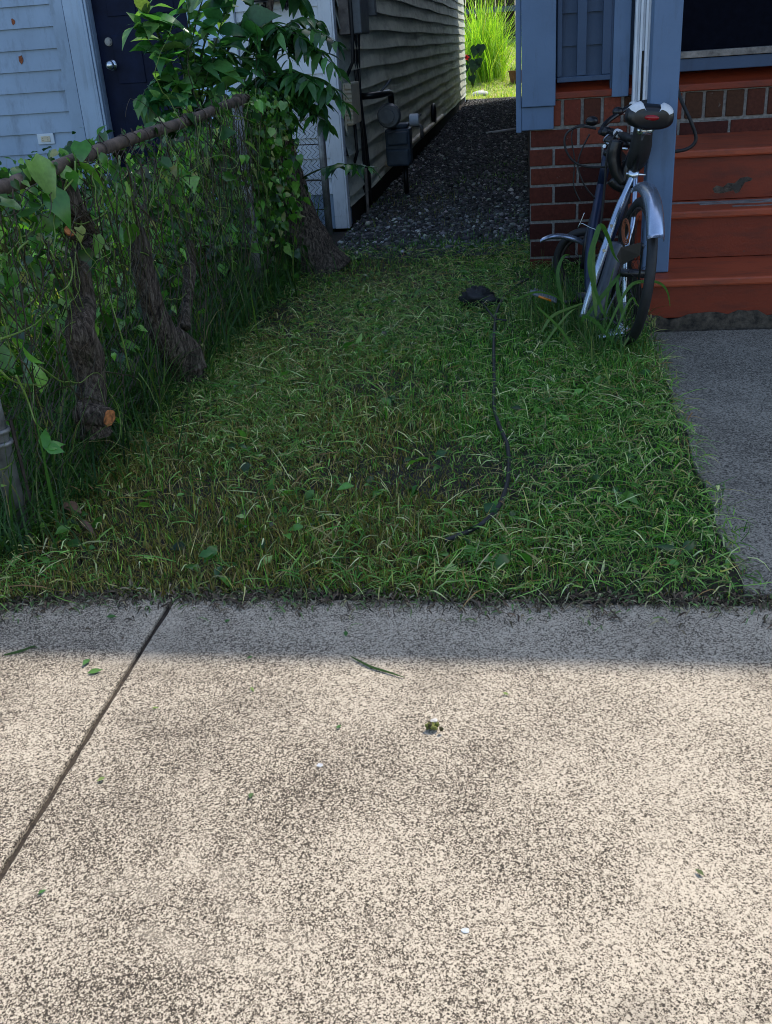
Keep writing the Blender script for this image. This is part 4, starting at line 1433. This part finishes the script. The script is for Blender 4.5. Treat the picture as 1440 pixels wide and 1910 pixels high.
g = MB().tube(smooth_path([wp(1152, 452, 4.42), wp(1140, 500, 4.39), wp(1120, 560, 4.35), wp(1102, 606, 4.31)], 6), [0.030] + [0.040] * 12 + [0.043, 0.043, 0.043, 0.043, 0.04, 0.03], 18, flat=0.8)
wpart(g, 'chain_guard', 'gunmetal')
ch = MB()
cp = smooth_path([wp(1170, 440, 4.33), wp(1158, 520, 4.30), wp(1135, 575, 4.27), wp(1118, 615, 4.25)], 8)
for a_, b_ in zip(cp[:-1], cp[1:]):
    m_ = (a_ + b_) / 2
    ch.tube([a_, m_], 0.004, 5).tube([m_, b_], 0.0028, 5)
wpart(ch, 'chain', 'grey', smooth=False)
rwc = MW @ Vector((0.0, 0, 0.305))
wheel(rwc, MW.to_3x3() @ Vector((0, 1, 0)), 0.30)
sk = MB()
for r_ in (0.05, 0.042, 0.034):
    sk.torus(wp(1171, 432, 4.2) + Vector((0.002 - r_ * .2, 0, 0)), (0.97, 0.2, 0), r_, 0.003, 24, 5)
wpart(sk, 'sprocket', 'rustspot')
for pl, r_ in (([(1162, 340), (1150, 320), (1146, 290), (1152, 262)], 0.028), ([(1166, 342), (1172, 312), (1184, 285), (1200, 262)], 0.026), ([(1140, 335), (1150, 345), (1164, 350)], 0.022)):
    wpart(MB().tube(smooth_path([wp(a_, b_, 4.55) for a_, b_ in pl], 5), r_, 12, jit=0.05), 'folding_stem', 'black')
wpart(MB().tube([wp(1168, 347, 4.42), wp(1200, 345, 4.40)], 0.010, 8), 'post_tie', 'black')
# dark main tubes
bbw = wp(1100, 555, 4.56)
htw, hbw = MW @ HT, MW @ HB
wpart(MB().tube([TOPW, bbw], 0.017, 14), 'seat_tube', 'bikeblue')
wpart(MB().tube(smooth_path([bbw, wp(1100, 480, 4.72), wp(1110, 410, 4.88), hbw], 7), 0.023, 14), 'main_tube', 'bikeblue')
wpart(MB().tube([hbw - (htw - hbw) * 0.25, htw], 0.022, 16), 'head_tube', 'bikeblue')
wpart(MB().tube([bbw + Vector((-.06, 0, 0)), bbw + Vector((.06, 0, 0))], 0.026, 16), 'bottom_bracket', 'black')
# small front wheel turned across, with its loose fender
fc = wp(1094, 500, 5.0)
fc.z = 0.175
fax = Vector((0.38, 0.92, 0)).normalized()
wheel(fc, fax, 0.175)
e2 = fax.cross(Vector((0, 0, 1)))
for s_ in (-1, 1):
    wpart(MB().tube(smooth_path([fc + fax * 0.045 * s_, fc + fax * 0.045 * s_ + Vector((0.01, 0, .13)), hbw - (htw - hbw) * 0.6 + fax * 0.03 * s_, hbw - (htw - hbw) * 0.25], 5), 0.011, 10), 'fork_blade', 'black')
ff = MB()
pts = smooth_path([wp(1011, 446, 4.9), wp(1030, 439, 4.92), wp(1055, 439, 4.96), wp(1085, 448, 5.0), wp(1110, 462, 5.03)], 6)
n_ = len(pts)
vs = []
prof = [(-.028, -.014), (-.024, -.002), (-.012, .005), (0, .007), (.012, .005), (.024, -.002), (.028, -.014), (.024, -.006), (0, .003), (-.024, -.006)]
for i_, q in enumerate(pts):
    for u_, v_ in prof:
        vs.append(q + fax * u_ + Vector((0, 0, v_)))
m_ = len(prof)
ff.add(vs, [(i_ * m_ + k, i_ * m_ + (k + 1) % m_, (i_ + 1) * m_ + (k + 1) % m_, (i_ + 1) * m_ + k) for i_ in range(n_ - 1) for k in range(m_)] + [tuple(range(m_)), tuple((n_ - 1) * m_ + k for k in range(m_ - 1, -1, -1))])
wpart(ff, 'fender', 'silver')
# cable hook and luggage strap near the front
wpart(MB().tube(smooth_path([wp(1090, 397, 4.7), wp(1084, 412, 4.7), wp(1078, 425, 4.7), wp(1085, 417, 4.68), wp(1100, 424, 4.66), wp(1116, 430, 4.64)], 5), 0.0022, 6), 'strap_hook', 'chrome')
# big loops of brake cable
for pl, Y, r_ in (([(1112, 240), (1080, 236), (1058, 248), (1053, 268), (1062, 292), (1080, 307), (1110, 312), (1145, 308), (1175, 294), (1200, 274), (1218, 256)], 4.72, 0.0048),
                  ([(1152, 245), (1136, 272), (1131, 305), (1128, 345), (1124, 390), (1118, 440)], 4.62, 0.0055), ([(1100, 250), (1085, 280), (1078, 310), (1090, 345), (1110, 370)], 4.8, 0.0035),
                  ([(1096, 232), (1074, 236), (1066, 256), (1072, 300), (1070, 345), (1082, 375)], 4.85, 0.003)):
    wpart(MB().tube(smooth_path([wp(a_, b_, Y) for a_, b_ in pl], 6), r_, 8), 'brake_cable', 'rubber')
# seat post, clamp and saddle
SP = ST_ + (ST_ - BB).normalized() * 0.19
bpart(MB().tube([ST_, SP], 0.0135, 12), 'seat_post', 'black')
cl_ = MB().tube([ST_ - (ST_ - BB).normalized() * 0.02, ST_ + (ST_ - BB).normalized() * 0.015], 0.022, 14).tube([ST_ + Vector((0, -.05, 0)), ST_ + Vector((0, .03, 0))], 0.006, 8)
bpart(cl_, 'seat_clamp', 'chrome')
SC_ = SP + Vector((0.04, 0, 0.055))
secs = [(-0.135, 0.070, 0.036, -0.002), (-0.127, 0.088, 0.047, 0.0), (-0.10, 0.094, 0.056, 0.004), (-0.06, 0.092, 0.050, 0.0), (-0.01, 0.070, 0.042, -0.004), (0.04, 0.042, 0.036, -0.008), (0.09, 0.028, 0.032, -0.008), (0.125, 0.022, 0.028, -0.01), (0.14, 0.010, 0.014, -0.012)]
n = 48
sv, wf, wf2, bf = [], [], [], []
for (sx, hw, hh, zo) in secs:
    for k in range(n):
        a_ = 2 * math.pi * k / n
        c_, s2_ = math.cos(a_), math.sin(a_)
        sv.append(SC_ + Vector((sx, hw * math.copysign(abs(c_) ** 0.75, c_), zo + hh * math.copysign(abs(s2_) ** 0.8, s2_) * (1 if s2_ > 0 else 0.9) - (0.010 if abs(c_) < 0.3 and s2_ > 0 and sx < 0 else 0))))
for i in range(len(secs) - 1):
    for k in range(n):
        f_ = (i * n + k, i * n + (k + 1) % n, (i + 1) * n + (k + 1) % n, (i + 1) * n + k)
        kk = k % n
        side = (0 <= kk <= 4) or (7 <= kk <= 11)
        ((wf if kk < 12 else wf2) if (i < 5 and (3 <= kk <= 9 or 14 <= kk <= 20)) else bf).append(f_)
bf.append(tuple(range(n - 1, -1, -1)))
bf.append(tuple((len(secs) - 1) * n + k for k in range(n)))
sad = bpart(MB().add(sv, bf), 'saddle', 'black')
for ff in (wf, wf2):
    us = sorted({i for f_ in ff for i in f_})
    bpart(MB().add([sv[i] for i in us], [tuple(us.index(i) for i in f_) for f_ in ff]), 'side_panel', 'seatwhite', sad)
bpart(MB().ball(SC_ + Vector((-0.134, 0, 0.0)), 0.030, 16, 8, (0.25, 1.0, 0.36)), 'reflector', 'redlens', sad)
rl = MB()
for s_ in (-1, 1):
    rl.tube(smooth_path([SC_ + Vector((-0.11, 0.03 * s_, -0.035)), SC_ + Vector((-0.06, 0.022 * s_, -0.06)), SC_ + Vector((0.03, 0.02 * s_, -0.055)), SC_ + Vector((0.1, 0.012 * s_, -0.03))], 4), 0.004, 6)
rl.tube([SP + Vector((-0.0, -0.028, -0.0)), SP + Vector((0.0, 0.028, 0))], 0.016, 12)
bpart(rl, 'saddle_rails', 'chrome', sad)
# lock bracket and rolled rain cover strapped below the saddle
lk = MB().tube(smooth_path([ST_ + Vector((0.05, -0.01, 0.03)), ST_ + Vector((-0.01, -0.01, 0.10)), SP + Vector((0.02, 0, 0.02))], 5), [0.034, 0.038, 0.042, 0.044, 0.046, 0.045, 0.044, 0.042, 0.040, 0.038, 0.036], 12, jit=0.06)
bpart(lk, 'saddle_roll', 'rubber')
# handlebar
G = HT + (HT - HB).normalized() * 0.10
hb = MB().tube([HT, G], 0.012, 12)
hb.tube(smooth_path([G + Vector((-0.11, -0.27, 0.03)), G + Vector((-0.06, -0.22, 0.04)), G + Vector((0.03, -0.10, 0.015)), G + Vector((0.05, 0, 0)), G + Vector((0.03, 0.10, 0.015)), G + Vector((-0.06, 0.22, 0.04)), G + Vector((-0.11, 0.27, 0.03))], 6), 0.0115, 12)
hb.xform(barm)
hbo = bpart(hb, 'handlebar', 'black')
for s_ in (-1, 1):
    g = MB().tube([G + Vector((-0.16, 0.305 * s_, 0.025)), G + Vector((-0.085, 0.245 * s_, 0.037))], 0.0165, 14).xform(barm)
    bpart(g, 'grip', 'rubber', hbo)
    g = MB().tube([G + Vector((-0.072, 0.232 * s_, 0.04)), G + Vector((-0.055, 0.215 * s_, 0.041))], 0.0185, 16).xform(barm)
    bpart(g, 'grip_ring', 'seatwhite', hbo)
    g = MB().tube(smooth_path([G + Vector((-0.02, 0.17 * s_, 0.03)), G + Vector((0.0, 0.21 * s_, 0.01)), G + Vector((-0.06, 0.285 * s_, 0.0)), G + Vector((-0.12, 0.33 * s_, 0.0))], 4), 0.0062, 8).xform(barm)
    bpart(g, 'brake_lever', 'chrome', hbo)
    g = MB().ball(G + Vector((0.0, 0.16 * s_, 0.035)), 0.026, 12, 8, (1, 1, 0.8)).xform(barm)
    bpart(g, 'shifter', 'black', hbo)
# lamp bracket and bell clustered on the stem
for q, r_ in ((wp(1140, 262, 4.78), 0.03), (wp(1165, 268, 4.75), 0.034), (wp(1136, 285, 4.8), 0.024), (wp(1104, 226, 4.86), 0.026)):
    wpart(MB().ball(q, r_, 12, 8, (1.1, 1, 0.8), jit=0.05), 'bar_clamp', 'black')
for q in (wp(1127, 273, 4.74), wp(1134, 286, 4.74), wp(1178, 250, 4.7)):
    wpart(MB().tube([q, q + Vector((0, -.012, .002))], 0.008, 10), 'bolt', 'chrome', smooth=False)
# pedals and cranks
def pedal(c, d, mat, refl):
    d = Vector(d).normalized()
    sd_ = Vector((-d.y, d.x, 0))
    pb = MB()
    L_, W_ = 0.105, 0.034
    for s_ in (-1, 1):
        o_ = c + sd_ * W_ * s_
        pb.tube([o_ - d * L_ / 2, o_ + d * L_ / 2], 0.007, 6)
        for t in range(9):
            q = o_ + d * (-L_ / 2 + L_ * (t + .5) / 9)
            pb.tube([q, q + Vector((0, 0, 0.016))], [0.005, 0.003], 5)
    for t in (-1, 1):
        pb.tube([c + d * L_ / 2 * t - sd_ * W_, c + d * L_ / 2 * t + sd_ * W_], 0.006, 6)
    pb.tube([c - d * 0.07, c + d * 0.05], 0.010, 8)
    p_ = wpart(pb, 'pedal', mat, smooth=False)
    if refl:
        q = c - sd_ * (W_ + .008) if (c - sd_).y < (c + sd_).y else c + sd_ * (W_ + .008)
        a_, b_ = q - d * 0.03, q + d * 0.03
        wpart(MB().tube([a_, b_], 0.009, 8, flat=0.6), 'reflector', 'amber', p_)


pc = wp(1016, 553, 4.5)
pedal(pc, wp(1045, 565, 4.5) - wp(985, 544, 4.5), 'grey', True)
wpart(MB().tube([bbw + Vector((-.06, 0, 0)), wp(1075, 562, 4.52), wp(1047, 566, 4.5)], 0.011, 8), 'crank_arm', 'black')
wpart(MB().tube([wp(1117, 600, 4.2), wp(1135, 595, 4.18), dr], 0.012, 10), 'crank_arm', 'black')
pedal(wp(1146, 622, 4.13), Vector((0.75, -0.35, 0.25)), 'chrome', False)
dl_ = MB().torus(wp(1150, 634, 4.14), (0.9, 0.3, 0), 0.024, 0.005, 18, 6).torus(wp(1158, 612, 4.15), (0.9, 0.3, 0), 0.02, 0.005, 18, 6)
dl_.tube([wp(1160, 606, 4.15), wp(1152, 622, 4.13), wp(1146, 640, 4.13)], 0.010, 8).ball(wp(1156, 612, 4.13), 0.016, 10, 7)
wpart(dl_, 'derailleur', 'chrome')
wpart(MB().tube(smooth_path([wp(1160, 600, 4.16), wp(1180, 592, 4.12), wp(1184, 570, 4.1), wp(1176, 540, 4.12)], 5), 0.003, 6), 'gear_cable', 'black')

# long weeds around the bicycle
W = thing('tall_grass_tuft', 'tuft of tall broad grass bent over in front of the bicycle', 'grass tuft', (0.33, 4.05, 0))
bl = MB()


def ribbon(b, pts, w, col):
    P = smooth_path(pts, 7)
    m = len(P)
    vs = []
    for i, q in enumerate(P):
        t = i / (m - 1)
        d = (P[min(m - 1, i + 1)] - P[max(0, i - 1)]).normalized()
        sd_v = d.cross(Vector((0.25, 1, 0.15))).normalized()
        k = w * (0.45 + 0.55 * min(1, t * 4)) * (1 - t ** 3) + 0.0006
        vs += [q - sd_v * k + Vector((0, 0.15 * k, 0)), q, q + sd_v * k + Vector((0, .15 * k, 0))]
    fs = []
    for i in range(m - 1):
        fs += [(3 * i, 3 * i + 1, 3 * i + 4, 3 * i + 3), (3 * i + 1, 3 * i + 2, 3 * i + 5, 3 * i + 4)]
    b.add(vs, fs, col)


for pl, Y, w in (([(1112, 590), (1108, 540), (1106, 480), (1110, 440), (1122, 422)], 4.05, 0.010), ([(1125, 585), (1100, 500), (1112, 440), (1122, 421), (1135, 445), (1145, 475), (1155, 490)], 4.0, 0.010),
                 ([(1165, 600), (1155, 555), (1152, 535), (1153, 520)], 4.02, 0.009), ([(1085, 600), (1130, 545), (1150, 520), (1160, 508)], 4.1, 0.009),
                 ([(1060, 600), (1045, 545), (1040, 510), (1050, 480), (1062, 475)], 4.4, 0.009), ([(1130, 620), (1170, 540), (1200, 525), (1230, 528), (1245, 545), (1250, 572)], 3.95, 0.006),
                 ([(1010, 620), (1030, 590), (1070, 572), (1090, 565)], 4.05, 0.006), ([(1100, 700), (1050, 620), (1010, 580), (1000, 570)], 3.85, 0.005), ([(1140, 640), (1175, 560), (1190, 570), (1210, 590)], 3.95, 0.004),
                 ([(1010, 650), (1035, 615), (1060, 585), (1075, 575)], 3.9, 0.004), ([(960, 560), (1000, 545), (1040, 555), (1062, 580)], 4.2, 0.004), ([(1125, 620), (1132, 560), (1140, 520), (1145, 500)], 4.15, 0.004),
                 ([(1145, 640), (1110, 600), (1090, 590), (1085, 600)], 3.95, 0.008), ([(1160, 650), (1180, 620), (1200, 600), (1215, 605)], 3.95, 0.005)):
    bl = MB()
    ribbon(bl, [onY(a, b_, Y + 0.02 * i) for i, (a, b_) in enumerate(pl)], w, random.choice([(0.07, 0.17, 0.035), (0.10, 0.21, 0.045), (0.13, 0.22, 0.06)]))
    bl.build('broad_blade', M['blade'], W, smooth=True)
n = 1500
x = np.where(RNG.random(n) < 0.55, RNG.normal(0.31, 0.13, n), RNG.normal(0.15, 0.10, n))
y = np.where(x > 0.24, RNG.normal(4.2, 0.24, n), RNG.normal(4.62, 0.2, n))
k = (x < 0.52) & (y < 5.2)
x, y = x[k], y[k]
n = len(x)
blades('fine_blade', x, y, np.zeros(n), np.clip(RNG.normal(0.155, 0.07, n), 0.05, 0.36), RNG.uniform(0.0025, 0.006, n), palette(n, [(0.045, 0.12, 0.025), (0.08, 0.17, 0.04), (0.2, 0.22, 0.09)], [3, 3, 1]), 0.35, parent=W)['kind'] = 'stuff'
sh = MB()
P = smooth_path([onY(1150, 640, 3.98), onY(1180, 570, 3.98), onY(1200, 580, 3.98), onY(1218, 603, 3.98)], 6)
sh.tube(P, 0.0012, 5, col=(0.25, 0.3, 0.1))
for i in range(26):
    q = P[-1 - random.randint(0, 5)] + Vector(RNG.normal(0, 0.007, 3))
    sh.ball(q, 0.0045, 6, 4, (0.6, 0.6, 1.6), col=(0.35, 0.34, 0.14))
sh.build('seed_head', M['blade'], W, smooth=True)

# hose on the lawn and the dark rag
HP = [(985, 520), (960, 535), (938, 557), (926, 585), (922, 620), (921, 660), (922, 710), (921, 755), (928, 785), (936, 805), (946, 830), (949, 865), (945, 905), (930, 945), (905, 972), (880, 988), (852, 1000), (830, 1008)]
pts = []
for a_, b_ in HP:
    zz_ = 0.040 + 0.010 * math.sin(a_ * 0.9 + b_ * 0.05)
    q = onz(a_, b_, zz_)
    pts.append((q[0], q[1], zz_))
tag(MB().tube(smooth_path(pts, 8), 0.0066, 10).build('garden_hose', M['rubber'], smooth=True), 'long black hose curving down the middle of the lawn', 'hose')
q = [onz(900, 565, 0.05), onz(915, 585, 0.05), onz(925, 597, 0.045), onz(945, 606, 0.03)]
tag(MB().tube(smooth_path([Vector((t[0], t[1], 0.05)) for t in q], 6), 0.005, 8).build('cord', M['rubber'], smooth=True), 'short black cord between the dark rag and the hose', 'cord')
c = onz(890, 556, 0.05)
rg = MB()
rg.ball((c[0], c[1], 0.05), 0.07, 30, 18, (1.1, 0.9, 0.75), jit=0.22)
rg.ball((c[0] + 0.05, c[1] - 0.03, 0.04), 0.045, 20, 12, (1.2, 0.8, 0.7), jit=0.25)
tag(rg.build('rag', M['rubber'], smooth=True), 'crumpled black rag lying in the grass beside the hose', 'rag')

# three-lobed leaf sprig by the near post
c = onX(85, 835, FX + 0.10)
SG = thing('leaf_sprig', 'bright green three-leaf sprig beside the near fence post', 'plant', (c[0], c[1], c[2] - 0.15))
P_ = np.array([c, c, c])
up = np.tile(-FW[None], (3, 1)) * 1.0 + np.array([[0, 0, .5]])
D_ = np.array([XR * -0.1 - YD, XR * 1 - YD * 0.5, XR * 0.9 + YD * 0.12])
rot = sca(frames(D_, up), np.array([.056] * 3), np.array([.055, .046, .050]), np.array([.05] * 3))
batch('leaflet', OVATE, np.array([0, 1, 0]), rot, P_, np.array([(0.08, 0.25, 0.035), (0.09, 0.27, 0.04), (0.085, 0.26, 0.04)]), M['leaf'], SG)
MB().tube(smooth_path([c, c + np.array([-0.02, 0.01, -0.06]), c + np.array([-0.03, 0.02, -0.15])], 5), 0.0018, 6, col=(0.12, 0.25, 0.05)).build('stalk', M['leaf'], SG, smooth=True)


# single leaves and scraps
def flat_leaf(name, px, py, L, W_, col, ang, z, label, cat='leaf', group=None, tpls=OVATE, lift=0.1, X=None):
    c = onz(px, py, z)
    d = np.array([[math.cos(ang), math.sin(ang), lift]])
    o = batch(name, tpls, np.array([random.randint(0, len(tpls) - 1)]), sca(frames(d, np.array([[0.1, -0.2, 1.0]])), np.array([L * W_]), np.array([L]), np.array([L * 0.6])), np.array([c]), np.array([col]), M['deadleaf'])
    tag(o, label, cat, group)


BR = (0.20, 0.115, 0.075)
flat_leaf('dead_leaf', 118, 938, 0.075, 0.9, BR, R(-25), 0.05, 'curled brown dead leaf in the grass right of the fence post', group='dead leaves', lift=-0.1)
flat_leaf('dead_leaf', 150, 972, 0.06, 0.7, (0.15, 0.085, 0.06), R(-30), 0.04, 'narrow brown dead leaf below the curled one near the fence post', group='dead leaves', lift=-0.1)
G1, G2 = (0.05, 0.14, 0.03), (0.17, 0.24, 0.06)
SCR = [(645, 1186, .034, G1, 'dark green leaf scrap on the shaded pavement right of the middle'), (470, 1224, .022, G1, 'small leaf scrap just inside the pavement shadow edge'),
       (166, 1230, .045, G1, 'green leaf sprig at the shadow edge left of the joint'), (165, 1255, .05, (0.07, 0.17, 0.03), 'largest green leaf scrap left of the pavement joint in the sun'),
       (200, 1150, .04, G1, 'dark leaf scrap by the lawn edge left of the pavement joint'), (284, 1321, .022, G2, 'yellow-green leaf bit in the sun right of the joint'),
       (468, 1282, .022, G2, 'bright green leaf bit just below the shadow edge'), (628, 1358, .022, G1, 'tiny dark leaf bit in the sunny middle of the pavement'),
       (466, 1488, .034, (0.07, 0.12, 0.04), 'folded green leaf on the sunny pavement left of centre'), (72, 1667, .024, G1, 'green leaf scrap at the lower left of the pavement'),
       (948, 1295, .022, G2, 'pale green leaf bit on the sunny pavement right of centre'), (195, 1450, .026, G2, 'shrivelled green bit right of the joint in the sun'), (1312, 1632, .026, (0.09, 0.12, 0.04), 'green leaf bit at the lower right of the pavement'),
       (232, 1188, .016, (0.10, 0.06, 0.04), 'tiny brown leaf on the shaded pavement by the joint'), (420, 1160, .03, G1, 'thin green scrap on shaded pavement near the lawn edge')]
for a_, b_, L, col, lb in SCR:
    flat_leaf('leaf_scrap', a_, b_, L * 0.62, 0.8, col, random.uniform(0, 6.28), 0.004, lb, group='leaf scraps on the pavement', lift=0.15)
c = onz(808, 1360)
cl_ = MB()
for i in range(16):
    cl_.ball((c[0] + RNG.normal(0, 0.007), c[1] + RNG.normal(0, 0.005), 0.005 + random.uniform(0, 0.008)), random.uniform(0.003, 0.006), 6, 4, jit=0.3, col=random.choice([(0.13, 0.14, 0.03), (0.06, 0.05, 0.02), (0.2, 0.2, 0.05)]))
tag(cl_.build('moss_clump', M['pebble'], smooth=False), 'olive moss clump on the sunny pavement right of the middle', 'moss clump')
for a_, b_, r_, col, lb in ((810, 1345, .006, (0.6, 0.56, 0.52), 'white chip just behind the moss clump'), (597, 1428, .0055, (0.6, 0.6, 0.6), 'white pebble in the sunny middle of the pavement'),
                            (868, 1737, .005, (0.55, 0.56, 0.54), 'pale pebble near the bottom of the pavement')):
    c = onz(a_, b_)
    tag(MB().ball((c[0], c[1], r_ * 0.3), r_, 9, 6, (1.2, 0.9, 0.3), jit=0.3, col=col).build('pebble', M['pebble']), lb, 'pebble', 'loose chips on the pavement')
for pl, lb in (([(8, 1222), (40, 1214), (62, 1206), (72, 1210)], 'bent grass blade on the shaded pavement at the far left'), ([(655, 1225), (690, 1243), (725, 1254), (756, 1264)], 'long thin grass stem lying across the shadow edge')):
    g = MB()
    ribbon(g, [Vector(onz(a_, b_, 0.004)) for a_, b_ in pl], 0.0035, (0.06, 0.11, 0.04))
    tag(g.build('grass_blade', M['deadleaf']), lb, 'grass blade')

# ================================================================== BACK YARD
n = 900
OG = thing('tall_grass_clump', 'sunlit clump of tall arching bright green grass at the passage end', 'grass clump', (-0.85, 27.3, yard_z(27.3)))
x = np.clip(RNG.normal(-1.0, 0.24, n), -1.8, -0.55)
y = RNG.normal(27.3, 0.4, n)
blades('blade', x, y, np.array([yard_z(t) for t in y]), np.clip(RNG.normal(1.45, 0.45, n), 0.4, 2.3), RNG.uniform(0.016, 0.034, n), palette(n, [(0.28, 0.46, 0.035), (0.38, 0.56, 0.05), (0.50, 0.62, 0.10), (0.16, 0.32, 0.03)], [3, 4, 2, 2]), 0.16, parent=OG, bends=[.25, .3, .25, .15, .05])
n = 6500
x = RNG.uniform(-1.9, 0.4, n)
y = RNG.uniform(24.2, 33, n)
blades('yard_grass', x, y, np.array([yard_z(t) for t in y]) + 0.01, np.clip(RNG.normal(0.10, 0.05, n), 0.02, 0.26), RNG.uniform(0.008, 0.02, n), palette(n, [(0.28, 0.42, 0.04), (0.42, 0.52, 0.07), (0.55, 0.50, 0.18)], [3, 3, 2]), 0.4)['kind'] = 'stuff'
c = onY(868, 108, 25.6)
FL = thing('red_flower', 'red flower on a tall stalk at the far wall corner', 'flower', (c[0], c[1], yard_z(25.6)))
MB().tube([(c[0], c[1], yard_z(25.6)), (c[0], c[1], c[2])], 0.008, 6, col=(0.08, 0.2, 0.04)).build('stalk', M['leaf'], FL, smooth=True)
n = 14
leaves('petals', np.tile(c[None], (n, 1)), RNG.normal(0, 1, (n, 3)), np.full(n, 0.10), np.tile(np.array([[0.55, 0.012, 0.02]]), (n, 1)), HEART, M['petal'], FL)
DK = thing('dark_leaf_plant', 'plant with large dark heart-shaped leaves beside the far wall corner', 'plant', (-1.28, 25.9, yard_z(25.9)))
spots = [(888, 95, .20), (897, 92, .20), (886, 122, .24), (879, 150, .16), (868, 130, .16), (873, 112, .14), (892, 118, .16)]
P_ = np.array([onY(a_, b_, 25.7) for a_, b_, c in spots])
D_ = np.c_[RNG.normal(0, .3, len(spots)), np.full(len(spots), -.4), np.full(len(spots), -1.0)]
up = np.tile(np.array([[0.1, -1, 0.4]]), (len(spots), 1))
Ls = np.array([c for a_, b_, c in spots]) * 1.3
batch('leaf', HEART[:2], RNG.integers(0, 2, len(spots)), sca(frames(D_, up), Ls * 1.1, Ls, Ls * .6), P_ + np.array([[0, 0, .1]]), np.tile(np.array([[0.012, 0.030, 0.016]]), (len(spots), 1)), M['leaf'], DK)
sm = MB()
for q in P_:
    sm.tube(arc((-1.25, 25.9, yard_z(25.9)), q + np.array([0, 0, .1]), 0.05, 6), 0.008, 5, col=(0.02, 0.05, 0.02))
sm.build('stalk', M['leaf'], DK, smooth=True)
c = onz(905, 172, 0.04)
c = np.array([-1.03, 25.0, 0.06])
tag(MB().ball(c, 0.19, 16, 9, (1.15, 0.9, 0.5), jit=0.05).build('white_rock', M['stone'], smooth=True), 'large whitish rock on the sunlit ground at the passage end', 'rock')
c = np.array([-0.22, 26.2, yard_z(26.2)])
PT = thing('flower_pot', 'brown flower pot half hidden by the right house corner', 'flower pot', tuple(c))
MB().tube([c, c + np.array([0, 0, .26]), c + np.array([0, 0, .30])], [0.13, 0.18, 0.20], 18).build('pot', M['pot'], PT, smooth=False)
n = 60
blades('plant', c[0] + RNG.normal(0, .07, n), c[1] + RNG.normal(0, .07, n), np.full(n, c[2] + 0.29), RNG.uniform(0.1, 0.3, n), RNG.uniform(.012, .025, n), palette(n, [(0.18, 0.28, 0.05), (0.3, 0.36, 0.12)], [1, 1]), 0.5, parent=PT)
BS = thing('dark_shed', 'dark brown shed with a blue-grey roof edge beyond the tall grass', 'shed', (-0.5, 34, yard_z(34)))
mb = MB()
for i in range(40):
    mb.box(-6 + i * 0.3, -6 + i * 0.3 + 0.29, 34, 34.05 + random.uniform(0, .02), 0.8, 3.0)
mb.build('wall', M['shed'], BS)
MB().box(-6.2, 6.2, 33.6, 37, 3.0, 3.15).build('roof', M['shedroof'], BS)
MB().box(-6.2, 6.2, 33.75, 33.83, 1.95, 2.10).build('rail', M['shedroof'], BS)
